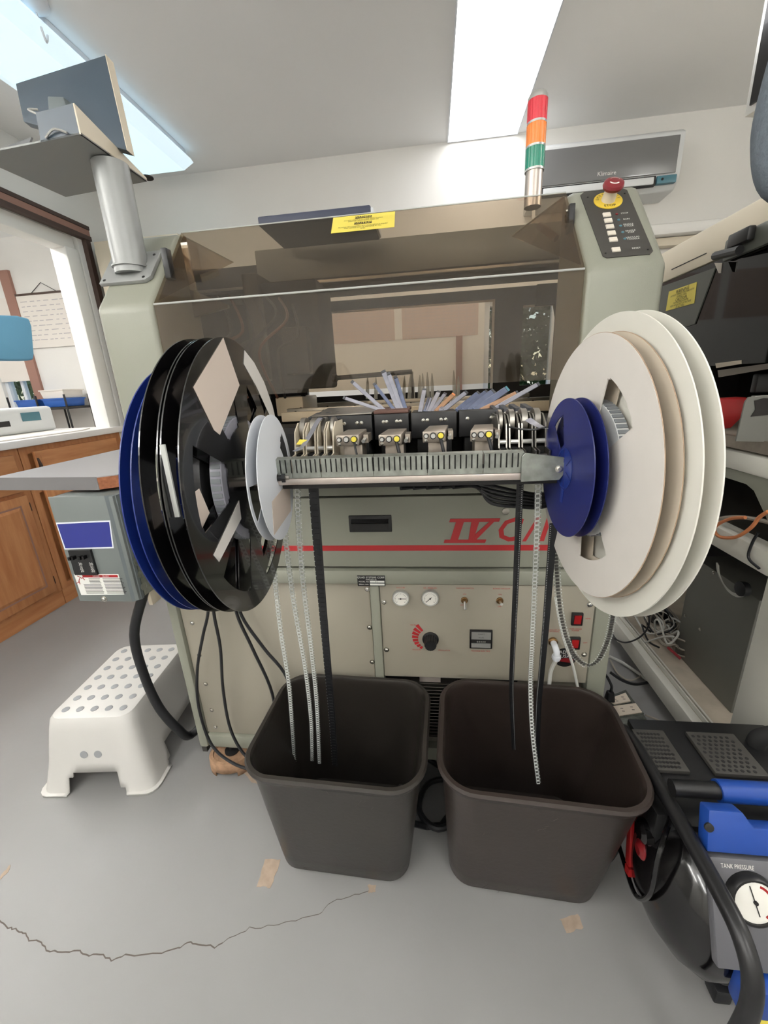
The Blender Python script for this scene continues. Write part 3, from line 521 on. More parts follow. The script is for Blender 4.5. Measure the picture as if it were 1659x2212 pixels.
TU=[(820,885,742,859,7,'grey_tube','leaning lowest to the left'),(828,885,760,824,8,'grey_tube','leaning left above the lowest one'),(851,885,808,829,7,'blue_tube','short one with pale open tip'),(862,886,828,802,11,'grey_tube','tallest in the left cluster'),(868,885,839,806,9,'grey_tube','just behind the tallest one'),(876,885,854,814,9,'blue_tube','right edge of the left cluster'),
(909,883,917,841,9,'grey_tube','leftmost of the middle cluster'),(918,883,926,858,5,'blue_tube','thin short one in the middle cluster'),(923,883,932,858,5,'blue_tube','thin short one beside its twin, middle cluster'),(930,883,948,846,9,'grey_tube','dark-tipped one in the middle cluster'),(938,883,962,850,8,'grey_tube','middle cluster, leaning right'),(955,883,968,866,9,'grey_tube','shortest, low in front of the middle cluster'),(948,883,980,852,9,'amber_tube','tan-tipped one of the middle cluster'),(962,883,1008,847,9,'grey_tube','long one leaning right, middle cluster'),
(995,882,1034,850,12,'blue_tube','leftmost of the blue right cluster'),(1008,882,1052,847,12,'blue_tube','second in the blue right cluster'),(1020,882,1066,845,12,'blue_tube','dark-capped in the blue right cluster'),(1034,882,1096,840,13,'blue_tube','longest blue one with a teal tip'),(1048,882,1118,848,9,'amber_tube','amber striped one leaning far right'),(1065,885,1164,829,9,'grey_tube','clear one reaching farthest right')]
for n_,(bx_,by_,tx_,ty_,w_,m,lab) in enumerate(TU):
    a=at(bx_,by_,Y=.745); c=at(tx_,ty_,Y=.80+.004*(n_%4)); ww=w_*.00088; d=(c-a).normalized()
    t=thing('component_tube','plastic component stick tube, '+lab,'tube',a,'component stick tubes')
    MB().obox(a-d*.012,c-d*.006,ww,ww*.55,(0,-1,.3)).build('tube_body',m,t,bev=.0008,bseg=1); MB().obox(c-d*.0055,c,ww*.9,ww*.5,(0,-1,.3)).build('tube_plug','teal' if 'teal' in lab else 'orange' if 'tan-' in lab else 'tube_tip',t)
for i,(x,y0,y1) in enumerate(((794,862,812),(812,862,815),(872,862,812),(884,862,807),(893,862,808),(906,860,810),(914,860,806),(925,860,804),(934,860,806),(982,858,800),(990,858,812))):
    a=at(x,y0,Y=1.449); c=at(x+random.randint(-3,3),y1,Y=1.449); o=MB().tube([a,a.lerp(c,.6),c],[.007,.006,.0015],6).build('rear_tube','clear_edge',None,loc=a); props(o,'clear pointed tube end standing on the rear rail','tube','clear tube ends on the rear rail')
# tape feeders left and right
def tape_feeder(x0,x1,lab,drum=True,tab='cream',zt=1.068,y0=.60):
    t=thing('tape_feeder',lab,'feeder',((x0+x1)/2,.68,.985),'tape feeders'); xm=(x0+x1)/2; w_=x1-x0
    for x in (x0,x1-.002): MB().prism([(x,y0,.986),(x,y0-.004,1.020),(x,y0+.020,1.022),(x,y0+.030,zt-.012),(x,y0+.05,zt),(x,.90,zt-.004),(x,.90,.99),(x,y0+.03,.986)],(.002,0,0)).build('side_plate',tab,t)
    for z in (.990,1.008): bx('cross_piece',tab,t,x0+.0025,x1-.0025,y0+.002,y0+.010,z,z+.006,bev=.0006,bseg=1)
    MB().box(x0+.003,x1-.003,y0+.02,y0+.04,.988,1.022).build('dark_core','black_matte',t)
    if drum: MB().lathe((x0+.003,y0+.065,zt-.014),(1,0,0),[(.019,0),(.021,.001),(.021,w_-.007),(.019,w_-.006)],28).build('take_up_drum','steel',t)
    MB().tube([(x0+.002,y0+.024,1.030),(x1-.002,y0+.024,1.030)],.0035,10).build('guide_roller','silver',t)
    MB().box(x0+.004,x1-.004,.70,.88,zt-.008,zt+.001).build('top_cover','steel',t,bev=.001); MB().obox((xm,.70,zt+.002),(xm,.76,zt+.006),w_*.5,.006).build('release_tab','tube_tip',t)
for i,(a,c,l) in enumerate(((at(623,950,Y=.6).x,at(645,950,Y=.6).x,'leftmost tape feeder beside the small white reel'),(at(648,950,Y=.6).x,at(671,950,Y=.6).x,'second tape feeder from the left with a slotted silver side'),(at(674,950,Y=.6).x,at(692,950,Y=.6).x,'third tape feeder from the left'),(at(694,950,Y=.6).x,at(712,950,Y=.6).x,'tape feeder with large silver drum next to the first stick feeder'))): tape_feeder(a,c,l)
for i,(a,c,l) in enumerate(((at(1082,950,Y=.6).x,at(1102,950,Y=.6).x,'tape feeder with curved silver lever right of the last stick feeder'),(at(1106,950,Y=.6).x,at(1130,950,Y=.6).x,'middle tape feeder of the right-hand three'),(at(1134,950,Y=.6).x,at(1160,950,Y=.6).x,'tape feeder next to the blue reel with grey tape on it'),(at(1164,950,Y=.6).x,at(1190,950,Y=.6).x,'rightmost tape feeder mostly behind the blue reel'))): tape_feeder(a,c,l,tab='steel')
# ================================================================ reels
def flange(name,m,par,x0,x1,r0,r1,wins=(),nt=144,radii=None,label=None):
    "disc between radii r0,r1 with openings wins=(a0,a1,ra,rb) in degrees; axis = local X"
    R=sorted(set([r0,r1]+[r for w_ in wins for r in w_[2:4]]+(radii or [])))
    def cut(i,j):
        a=(i+.5)*360/nt; r=(R[j]+R[j+1])/2
        for a0,a1,ra,rb in wins:
            d=(a-a0)%360
            if d<(a1-a0) and ra<r<rb:
                e=min(d,(a1-a0)-d)*PI/180*r; f=min(r-ra,rb-r)
                if e+f>.006: return True
        return False
    keep=[[not cut(i,j) for j in range(len(R)-1)] for i in range(nt)]; idx={}; vs=[]; fs=[]
    def v(i,j,s_):
        i%=nt; k_=(i,j,s_)
        if k_ not in idx:
            a=2*PI*i/nt; idx[k_]=len(vs); vs.append((x1 if s_ else x0,R[j]*math.cos(a),R[j]*math.sin(a)))
        return idx[k_]
    n=len(R)-1
    for i in range(nt):
        for j in range(n):
            if not keep[i][j]: continue
            fs.append((v(i,j,0),v(i,j+1,0),v(i+1,j+1,0),v(i+1,j,0))); fs.append((v(i,j,1),v(i+1,j,1),v(i+1,j+1,1),v(i,j+1,1)))
            if j==n-1 or not keep[i][j+1]: fs.append((v(i,j+1,0),v(i,j+1,1),v(i+1,j+1,1),v(i+1,j+1,0)))
            if j==0 or not keep[i][j-1]: fs.append((v(i,j,0),v(i+1,j,0),v(i+1,j,1),v(i,j,1)))
            if not keep[(i+1)%nt][j]: fs.append((v(i+1,j,0),v(i+1,j+1,0),v(i+1,j+1,1),v(i+1,j,1)))
            if not keep[i-1][j]: fs.append((v(i,j,0),v(i,j,1),v(i,j+1,1),v(i,j+1,0)))
    return MB().add(vs,fs).build(name,m,par,label)
def reel(label,c,Yc,Zc,yw,m,r,wd,th,wins,hub=.03,hole=.0065,tape=None,tr=0,group=None,wins2=None,m2=None,rad=None):
    t=thing('component_reel',label,'reel',(c,Yc,Zc),group,-yw,True); s_=-1 if c<0 else 1   # body runs away from the viewer's side
    a0,a1=(0,s_*th); b0,b1=(s_*(wd-th),s_*wd)
    flange('flange',m,t,min(a0,a1),max(a0,a1),hole,r,wins,radii=rad); flange('flange',m2 or m,t,min(b0,b1),max(b0,b1),hole,r,wins if wins2 is None else wins2,radii=rad)
    flange('hub',m,t,min(a1,b0),max(a1,b0),hole,hub,())
    if tape: flange('wound_tape',tape,t,min(a1,b0)+.0008,max(a1,b0)-.0008,hub+.001,tr,())
    return t
def pol_sticker(t,x,pts,m,name='blank_label',th=.0005,label=None):
    P=[(x,r*math.cos(math.radians(a)),r*math.sin(math.radians(a))) for r,a in pts]
    return MB().prism(P,(th,0,0)).build(name,m,t,label)
RD=[.02,.04,.06,.08,.1,.12,.14,.16]
w6=[(a-18,a+18,.075,.163) for a in (52,112,172,232,292,352)]
def winding(t,x0,x1,r,n,m='pocket_white'):
    b=MB()
    for i in range(n):
        a=2*PI*i/n; a2=2*PI*(i+.62)/n; c,s_=math.cos,math.sin
        b.hexa([(x0,r*c(a),r*s_(a)),(x1,r*c(a),r*s_(a)),(x1,r*c(a2),r*s_(a2)),(x0,r*c(a2),r*s_(a2))]+[(x,(r+.0014)*c(q),(r+.0014)*s_(q)) for x,q in ((x0,a),(x1,a),(x1,a2),(x0,a2))])
    b.build('tape_pockets',m,t,kind='stuff')
t=reel('small white seven-inch reel with blank cream label, nearest the middle',-.222,.549,1.0,-.107,'white_plastic',.089,.0150,.0012,[(-2,52,.050,.078)],hub=.028,wins2=[(175,212,.045,.082)],rad=[.03,.06,.07],tape='black_plastic',tr=.032)
# leave only the far-side window of the outer disc open, as photographed
pol_sticker(t,.0002,[(.05,207),(.063,344),(.079,306),(.087,230)],'sticker')
MB().tube([(-.016,0,0),(.010,0,0)],.0045,12).lathe((.006,0,0),(1,0,0),[(.007,0),(.007,.005)],6,smooth=False).build('axle_nut','rubber',t); MB().tube([(.002,.012,.012),(.004,.012,.012)],.002,8).build('clip','silver',t)
bk='large black fifteen-inch reels'
t=reel('large black reel in front with tan diamond label and spoked windows',-.268,.554,1.0,-.094,'black_gloss',.19,.0195,.0014,w6,hub=.05,tape='grey_tube',tr=.088,rad=RD)
winding(t,-.016,-.004,.088,60,'winding_grey')
pol_sticker(t,.0003,[(.189,95),(.131,83),(.105,137),(.12,139),(.178,134)],'sticker',label='tan diamond label'); pol_sticker(t,.0003,[(.188,72),(.189,60),(.1895,45),(.1895,30),(.187,20),(.172,20),(.158,34),(.156,55),(.166,74)],'sticker_white',label='pale grey label')
pol_sticker(t,.0003,[(.16,201),(.156,207),(.07,220),(.055,201)],'sticker_white',label='long pale strip label'); pol_sticker(t,-.0178,[(.141,175),(.118,173),(.105,191),(.149,195)],'sticker')
MB().box(-.016,-.011,-.182,-.1795,.00,.075).build('tape_end','clear_edge',t)
t=reel('second large black reel, close behind the front black one',-.291,.554,1.0,-.094,'black_gloss',.19,.0200,.0014,w6,hub=.05,tape='black_plastic',tr=.10,rad=RD)
t=reel('dark blue reel leftmost, behind the black reels',-.333,.553,.985,-.09,'deep_blue',.175,.014,.0014,[(20,60,.07,.14),(140,180,.07,.14),(260,300,.07,.14)],hub=.05,rad=RD)
t=reel('small navy seven-inch reel on the right arm',.17,.544,1.004,-.049,'navy',.089,.0155,.0013,[(46,76,.030,.070)],hub=.026,hole=.0075,tape='navy',tr=.028,wins2=[(40,70,.030,.074)])
b=MB()
for i in range(6):
    a=i*PI/3+.4; d=V((0,math.cos(a),math.sin(a))); b.obox(V((-.0004,0,0))+d*.008,V((-.0004,0,0))+d*.026,.0012,.0016,(1,0,0))
b.build('hub_spokes','navy',t); MB().lathe((-.0002,0,0),(-1,0,0),[(.027,0),(.027,.0006),(.0245,.0006),(.0245,.0002),(.009,.0002)],36).build('hub_ring','deep_blue',t); MB().prism([(.0003,-.005,-.028),(.0003,.004,-.028),(.0003,.006,-.046),(.0003,-.003,-.046)],(-.0008,0,0)).build('hub_key','deep_blue',t)
t=reel('large off-white cardboard reel with tan torn edges',.198,.551,1.001,-.067,'warm_white',.165,.0180,.0014,[(108,148,.060,.121),(228,266,.060,.119),(348,388,.060,.12)],hub=.05,tape='pocket_white',tr=.087,rad=RD,m2='card_inside')
winding(t,.003,.015,.087,70,'winding_grey')
for x in (.0005,.0170): flange('torn_edge','card_edge',t,x,x+.0006,.1648,.1656,())
t=reel('large smooth white plastic reel behind the cardboard one',.2195,.560,.998,-.067,'ivory',.19,.0190,.0015,[(150,185,.12,.165),(270,300,.08,.15),(30,65,.08,.15)],hub=.06,tape='gauge',tr=.10,rad=RD)
# ================================================================ hanging tapes
def ribbon(name,label,pts,wd,m,pocket=None,holes=None,pitch=.004,group=None,cat='tape',side=(1,0,0)):
    P=sm_path(pts,10); sd=V(side); t=thing(name,label,cat,P[-1],group); vs=[]
    nor=[]; 
    for i,p in enumerate(P):
        T_=(P[min(i+1,len(P)-1)]-P[max(i-1,0)]).normalized(); n_=T_.cross(sd).normalized(); s_=n_.cross(T_).normalized()*(-1); nor.append((n_,s_,T_)); s_=sd-T_*sd.dot(T_); s_.normalize(); nor[-1]=(n_,s_,T_)
        vs+= [p-s_*wd/2-n_*.00015,p+s_*wd/2-n_*.00015,p+s_*wd/2+n_*.00015,p-s_*wd/2+n_*.00015]
    fs=[(i*4+k_,i*4+(k_+1)%4,i*4+4+(k_+1)%4,i*4+4+k_) for i in range(len(P)-1) for k_ in range(4)]
    MB().add(vs,fs).build('carrier_strip',m,t)
    L=0; nx=pitch; b=MB(); b2=MB()
    for i in range(len(P)-1):
        sl=(P[i+1]-P[i]).length
        while nx<L+sl:
            f=(nx-L)/sl; p=P[i].lerp(P[i+1],f); n_,s_,T_=nor[i]
            if pocket:
                pm,pw,ph,off=pocket; c=p+s_*off; e=.00045
                if pm[1]=='frame':
                    for sx_,sy_,lx,ly in ((-1,0,e,ph/2),(1,0,e,ph/2),(0,-1,pw/2,e),(0,1,pw/2,e)):
                        q=c+s_*sx_*pw/2+T_*sy_*ph/2; b.hexa([q+s_*u_*lx+T_*v_*ly+n_*w2 for w2 in (-.0008,.0008) for u_,v_ in ((-1,-1),(1,-1),(1,1),(-1,1))])
                else: b.hexa([c+s_*u_*pw/2+T_*v_*ph/2+n_*w2 for w2 in (-.0009,.0007) for u_,v_ in ((-1,-1),(1,-1),(1,1),(-1,1))])
            if holes:
                hm,off=holes
                for o2 in off: c=p+s_*o2; b2.hexa([c+s_*u_*.0006+T_*v_*.0006+n_*w2 for w2 in (-.0003,.0003) for u_,v_ in ((-1,-1),(1,-1),(1,1),(-1,1))])
            nx+=pitch
        L+=sl
    if pocket: b.build('pockets',pocket[0][0],t,kind='stuff')
    if holes: b2.build('sprocket_holes',holes[0],t,kind='stuff')
    return t
A=lambda *p: [at(x,y,Y=Y_) for x,y,Y_ in p]
gt='spent carrier tapes hanging into the left bin'; fr=(('pocket_white','frame'),.0062,.0068,-.0004)
ribbon('carrier_tape','clear pocket tape, leftmost, into left bin',A((588,1130,.64),(592,1230,.66),(606,1360,.70),(624,1480,.74),(631,1570,.78),(636,1645,.82)),.0112,'clear',fr,('pocket_white',[.0048]),.0098,gt)
ribbon('carrier_tape','clear pocket tape, second from left, into left bin',A((612,1090,.60),(620,1190,.63),(636,1310,.67),(660,1450,.72),(672,1560,.78),(674,1645,.82)),.0108,'clear',fr,('pocket_white',[.0047]),.0094,gt)
ribbon('carrier_tape','clear pocket tape just left of the black tape',A((642,1040,.59),(646,1150,.62),(656,1270,.66),(672,1400,.70),(684,1520,.76),(690,1650,.81)),.0112,'clear',fr,('pocket_white',[.0048]),.0090,gt)
ribbon('carrier_tape','wide black pocket tape into left bin',A((676,1038,.59),(684,1150,.62),(696,1300,.67),(708,1440,.71),(718,1560,.77),(724,1655,.81)),.0160,'strip_black',(('rubber','solid'),.0086,.0085,.0006),('pocket_white',[-.0074,.0]),.0120,gt)
gt='spent carrier tapes hanging into the right bin'
ribbon('carrier_tape','narrow black tape, left of the right-bin pair',A((1124,1035,.60),(1119,1150,.63),(1113,1290,.67),(1107,1420,.72),(1105,1500,.76),(1110,1620,.80)),.0102,'strip_black',(('rubber','solid'),.0036,.0030,.0006),('pocket_white',[.0030]),.0040,gt)
ribbon('carrier_tape','clear tape between the two black ones, curling in right bin',A((1163,1040,.60),(1160,1150,.63),(1154,1290,.67),(1149,1400,.71),(1146,1480,.75),(1150,1580,.74),(1163,1690,.72)),.0105,'clear',fr,('pocket_white',[.0046]),.0086,gt)
ribbon('carrier_tape','black tape next to the cardboard reel, into right bin',A((1196,1130,.62),(1188,1230,.65),(1179,1350,.69),(1170,1450,.73),(1163,1530,.77),(1160,1640,.81)),.0125,'strip_black',(('rubber','solid'),.0050,.0040,.0006),('pocket_white',[-.0042]),.0040,gt)
ribbon('carrier_tape','clear tape with dark parts looping up to the white reel',A((1200,1160,.66),(1203,1240,.67),(1212,1330,.68),(1232,1400,.69),(1262,1435,.70),(1290,1428,.69),(1312,1385,.67),(1324,1330,.64),(1331,1270,.60)),.0125,'clear',(('charcoal','solid'),.0060,.0046,0),('pocket_white',[.0054,-.0054]),.0072,'looped feed tape')
ribbon('feed_tape','grey feed tape with yellow splice running to the left reel',A((700,905,.665),(690,905,.64),(672,935,.60),(655,962,.57),(636,975,.555)),.010,'grey_tube',side=(.8,-.6,0)); p=at(655,953,Y=.575)
o=MB().hexa([at(x,y,Y=Y_)+V((0,-.0008,0)) for x,y,Y_ in ((640,960,.578),(662,960,.578),(667,950,.583),(648,949,.583))]+[at(x,y,Y=Y_)+V((0,-.0014,0)) for x,y,Y_ in ((640,960,.578),(662,960,.578),(667,950,.583),(648,949,.583))]).build('splice_label','yellow',None,loc=p); props(o,'bright yellow splice label on the grey feed tape','label')
ribbon('feed_tape','grey feed tape crossing from the right feeder to the blue reel',A((1140,905,.63),(1155,915,.61),(1168,922,.59),(1178,926,.57)),.009,'grey_tube',side=(.7,-.7,0))
cable('feed_strip','black cover strip curving to the blue reel','tape',A((1100,922,.60),(1125,927,.58),(1155,928,.57),(1180,922,.56)),.0012,'strip_black')
# ================================================================ bins
def bin_(label,bc,tc,bh,th_,rad,h,yw,m):
    t=thing('waste_bin',label,'bin',(bc[0],bc[1],0)); R=[]
    L=lambda f: (bc[0]+(tc[0]-bc[0])*f,bc[1]+(tc[1]-bc[1])*f,bh[0]+(th_[0]-bh[0])*f,bh[1]+(th_[1]-bh[1])*f)
    def ring(f,z,o=0):
        x,y,a,c=L(f); return rrect(x,y,a+o,c+o,rad*(.8+.25*f)+o,z,yw,9)
    prof=[(0,.0,-.02),(0,.004,-.006),(.03,.016,0)]+[(f,h*f,0) for f in (.15,.3,.5,.7,.85,.93)]+[(.935,h*.935,.0045),(.965,h*.955,.0055),(.97,h*.965,.009),(.985,h*.985,.0105),(1,h,.006),(1,h,-.002),(.985,h*.985,-.0045),(.93,h*.95,-.0035)]+[(f,h*f,-.003) for f in (.85,.6,.3,.05)]+[(.03,.008,-.012)]
    MB().loft([ring(*p) for p in prof],caps=True).build('bin_shell',m,t)
    b=MB(); 
    for i in range(34):
        f=random.uniform(.06,.9); x,y,a,c=L(f); u=random.uniform(-.7,.7)*a; p=V((x+u*math.cos(yw),y-c-.0006+u*math.sin(yw),h*f)); d=V((random.uniform(-.015,.015),0,random.uniform(-.03,.03))); q=p+d; q.y-=d.z*.16
        b.obox(p,q,.0003,.0003,(0,1,0))
    b.build('scratches','scuff',t,kind='stuff'); return t
bin_('dark grey-brown rectangular waste bin on the left with light scuffs',(-.226,.757),(-.215,.735),(.158,.118),(.188,.150),.062,.375,-.035,'bin')
bin_('larger brown scratched waste bin on the right',(.192,.757),(.205,.722),(.163,.122),(.192,.150),.066,.385,-.055,'bin_brown')
# ================================================================ step stool
t=thing('step_stool','white plastic step stool with grey dots, left of the machine','stool',(-1.03,1.01,0),None,.10,True)
def perim(hw,hd,rad,z,N=104):
    L_=[2*(hd-rad),PI*rad/2,2*(hw-rad),PI*rad/2]*2; tot=sum(L_); out=[]
    for k_ in range(N):
        s_=tot*k_/N; i=0
        while s_>L_[i]: s_-=L_[i]; i+=1
        if i==0: p=(hw,-(hd-rad)+s_)
        elif i==2: p=(hw-rad-s_,hd)
        elif i==4: p=(-hw,hd-rad-s_)
        elif i==6: p=(-(hw-rad)+s_,-hd)
        else:
            q=i//2; a=q*PI/2+s_/rad; cxx=(hw-rad)*(1,-1,-1,1)[q]; cyy=(hd-rad)*(1,1,-1,-1)[q]; p=(cxx+rad*math.cos(a),cyy+rad*math.sin(a))
        out.append(V((p[0],p[1],z)))
    return out
hs=.24; lv=[(0,.182,.228),(.006,.182,.228),(.007,.172,.220),(.02,.169,.217),(.04,.164,.213),(.055,.161,.210),(.07,.157,.207),(.10,.151,.202),(.15,.142,.194),(.20,.133,.186),(.228,.127,.180),(.238,.120,.173),(.24,.112,.165)]
N=104; Rg=[perim(a,c,.035,z,N) for z,a,c in lv]; vs=[p for r in Rg for p in r]; fs=[]
for j in range(len(Rg)-1):
    for i in range(N):
        m_=(Rg[2][i]+Rg[2][(i+1)%N])/2; z=lv[j][0]; cut=False
        if z<.065 and (abs(m_.x)<.088-z*.25 and abs(m_.y)>.2 or abs(m_.y)<.125-z*.35 and abs(m_.x)>.15): cut=True
        if not cut: fs.append((j*N+i,j*N+(i+1)%N,(j+1)*N+(i+1)%N,(j+1)*N+i))
fs.append(tuple((len(Rg)-1)*N+i for i in range(N)))
so=MB().add(vs,fs,0,True).build('stool_shell','stool',t); md=so.modifiers.new('thick','SOLIDIFY'); md.thickness=.004; md.offset=-1
for i in range(7):
    for j in range(5):
        shared('dot','anti_slip_dot',lambda: MB().lathe((0,0,0),(0,0,1),[(.0105,-.001),(.0105,.0008),(.0095,.0012)],16),'dot_grey',t,(-.088+j*.044,-.140+i*.0465,.2403))
for x in (-.021,.021):
    yy=-.198; MB().lathe((x,yy-.0002,.158-.03),(0,-1,.18),[(.0115,-.002),(.0115,.0006),(.0095,.0009)],18).build('grip_hole','dot_grey',t)
# ================================================================ left side: power box, slab, monitor stand
t=thing('breaker_box','grey breaker box with blank blue label below the grey shelf','electrical box',(-.796,.85,.646))
x0,x1,yb,z0,z1=-.876,-.716,.80,.648,.912
bx('enclosure','box_grey',t,x0,x1-.002,yb+.004,.898,z0,z1,bev=.002); cv=bx('cover','box_grey',t,x0-.001,x1-.018,yb,yb+.0038,z0-.002,z1+.002,bev=.0015)
MB().hexa([(x1-.018,yb,z0-.002),(x1,yb+.012,z0-.001),(x1,yb+.02,z0-.001),(x1-.018,yb+.01,z0-.002),(x1-.018,yb,z1+.002),(x1,yb+.012,z1),(x1,yb+.02,z1),(x1-.018,yb+.01,z1+.002)]).build('cover_flange','box_side',t)
bx('side_plate','galv',t,x1-.001,x1+.0012,yb+.022,.90,z0+.004,z1-.02)
def pyx(pts,Y,o,m,name,par,th=.0006,label=None): return MB().prism([at(x,y,Y=Y)-V((0,o,0)) for x,y in pts],(0,th,0)).build(name,m,par,label)
pyx([(121,1129),(238,1124),(246,1184),(140,1187)],yb,.0006,'white_plastic','label_border',cv); pyx([(124,1132),(236,1127),(243,1181),(142,1184)],yb,.0010,'label_blue','blue_label',cv,label='blank blue label')
bk_=pyx([(151,1188),(198,1186),(214,1240),(166,1240)],yb,.006,'black_plastic','breaker_pair',cv,th=.006)
for x,y in ((156,1204),(163,1203),(178,1203),(186,1202)): p=at(x,y,Y=yb-.006); MB().box(p.x-.0025,p.x+.0025,p.y-.010,p.y,p.z-.004,p.z+.004).build('breaker_toggle','black_gloss',bk_)
for x in (176,199): txt('20\n|||\n20',.010,at(x,1226,Y=yb-.0062),(1,0,-.02),(0,0,1),'white_print',bk_)
dl=pyx([(160,1240),(256,1240),(269,1284),(176,1285)],yb,.0008,'white_print','danger_label',cv,label='white danger label with red band')
pyx([(178,1241.5),(254,1241.5),(256,1247),(180,1247)],yb,.0012,'red','red_band',dl); txt('DANGER      PELIGRO',.0045,at(218,1244.5,Y=yb-.0014),(1,0,0),(0,0,1),'white_print',dl)
b=MB()
for i in range(11):
    for a,c in ((.10,.48),(.53,.95)):
        y=1250+i*3.1; sh=(y-1240)/45*15; xa=163+sh+(104*a if i>3 or a>.5 else 104*.24); xc=163+sh+104*c*(.96 if i%3 else .99)
        p=at(xa,y,Y=yb-.0009); q=at(xc,y,Y=yb-.0009); b.obox(p,q,.0005,.0012,(0,0,1))
b.build('small_print','black_print',dl,kind='stuff')
b=MB(); 
for p_,q_ in (((167,1244),(178,1250)),((172,1249),(170,1258)),((170,1258),(165,1260)),((171,1256),(173,1262)),((178,1247),(183,1253))): b.obox(at(*p_,Y=yb-.001),at(*q_,Y=yb-.001),.0016,.0008,(0,1,0))
b.build('shock_symbol','red',dl); screw(cv,at(225,1294,Y=yb-.0005),.006)
for x,y in ((276,1115),(282,1140),(288,1165),(296,1212),(304,1239),(311,1266)):
    p=at(x,y,X=x1+.0012); MB().lathe(p,(1,0,0),[(.0105,-.0006),(.0105,.0006),(.0092,.0006),(.0090,.0001),(.004,.0001)],22).build('knockout','galv',t)
MB().box(-.745,-.7325,.86,.897,.60,.66).build('mounting_stub','cream',t,bev=.004)
t=thing('side_shelf','grey laminate shelf with bare chipboard corner, at the left of the machine','shelf',(-.9,1.1,.92))
zt=.95; pts=[(-1.080,.862),(-.775,.838),(-.742,.862),(-.738,1.32),(-1.10,1.34)]
MB().prism([(x,y,zt-.002) for x,y in pts],(0,0,.002)).build('laminate_top','laminate',t); MB().prism([(x,y,zt-.03) for x,y in pts],(0,0,.028)).build('board','chipboard',t)
MB().prism([(-1.0815,.8605,zt-.031),(-.778,.8365,zt-.031),(-.7755,.8375,zt-.031),(-.7755,.8385,zt-.031),(-1.08,.8625,zt-.031)],(0,0,.031)).build('edge_banding','lam_edge',t); MB().prism([(-1.0815,.8605,zt-.031),(-1.08,.8605,zt-.031),(-1.10,1.34,zt-.031),(-1.1015,1.34,zt-.031)],(0,0,.031)).build('edge_banding','lam_edge',t)
for y in (.98,1.25): MB().prism([(-.746,y,zt-.032),(-.95,y,zt-.032),(-.746,y,.80)],(0,.012,0)).build('shelf_bracket','box_side',t)
cable('power_conduit','thick black power conduit from the breaker box to the machine','cable',[(-.745,.86,.645)]+A((290,1370,.86),(312,1460,.87),(345,1530,.885),(385,1575,.90),(412,1588,.94))+[(-.74,1.0,.115)],.0125,'rubber',seg=12)
# monitor stand
t=thing('monitor_stand','silver pole stand with flat tray, bolted on the left column','stand',SP(-.67,.09))
pts=[SP(-.737,.070,.0008),SP(-.627,.070,.0008),SP(-.615,.082,.0008),SP(-.615,.170,.0008),SP(-.737,.170,.0008)]
bp=MB().prism(pts,SN*.008).build('base_plate','silver_paint',t,bev=.001)
for x,s_ in ((-.727,.08),(-.632,.08),(-.727,.16),(-.628,.155)): MB().lathe(SP(x,s_,.0088),SN,[(.0035,0),(.0035,.0004)],12).build('bolt_hole','dark',bp)
pb=SP(-.674,.115,.009); ph=.0355
MB().tube([(pb.x,pb.y+.004,pb.z-.012),(pb.x,pb.y+.004,1.597)],ph,32).build('pole','silver_paint',t)
MB().tube([(pb.x,pb.y+.004,pb.z+.0),(pb.x,pb.y+.004,pb.z+.003)],ph+.004,24).build('weld_bead','silver_paint',t)
zt=1.60; T4=[at(0,325,Z=zt),at(175,290,Z=zt),at(318,392,Z=zt),at(150,424,Z=zt)]; T4[0]=T4[1]+(T4[0]-T4[1])*1.35; T4[3]=T4[2]+(T4[3]-T4[2])*1.05
MB().prism(T4,(0,0,.003)).build('tray','tray_grey',t); MB().hexa([T4[1],T4[1]+V((-.003,0,0)),T4[2]+V((-.003,0,0)),T4[2],T4[1]+V((0,0,.047)),T4[1]+V((-.003,0,.047)),T4[2]+V((-.003,0,.007)),T4[2]+V((0,0,.007))]).build('tray_lip','cream',t)
MB().prism([T4[1],T4[1]+V((-.004,0,.047)),T4[1].lerp(T4[0],.34)+V((0,0,.045)),T4[1].lerp(T4[0],.36)],(0,.003,0)).build('tray_front_plate','monitor_case',t); MB().tube(sm_path([T4[1].lerp(T4[0],.30)+V((0,-.002,.004)),T4[1].lerp(T4[0],.2)+V((0,-.006,.012)),T4[1].lerp(T4[0],.1)+V((0,-.004,.004))]),.002,6).build('cable_tie','silver',t)
MB().prism([T4[0]+V((.02,.005,.003)),T4[0].lerp(T4[1],.48)+V((0,.01,.003)),T4[0].lerp(T4[1],.48)+V((-.03,.06,.045)),T4[0]+V((.02,.06,.04))],(0,.004,0)).build('tray_back_plate','lam_edge',t)
e=at(318,385,Z=zt+.012); MB().lathe(e,(0,0,1),[(.014,0),(.014,.002),(.0075,.0021)],16).build('ring_tab','dark',t)
t=thing('monitor','small dark flat monitor seen from behind on the stand tray','monitor',(-.76,.98,1.606))
ym=.985; Mq=[at(50,262,Y=ym),at(275,325,Y=ym-.01),at(228,118,Y=ym+.03),at(33,180,Y=ym+.04)]
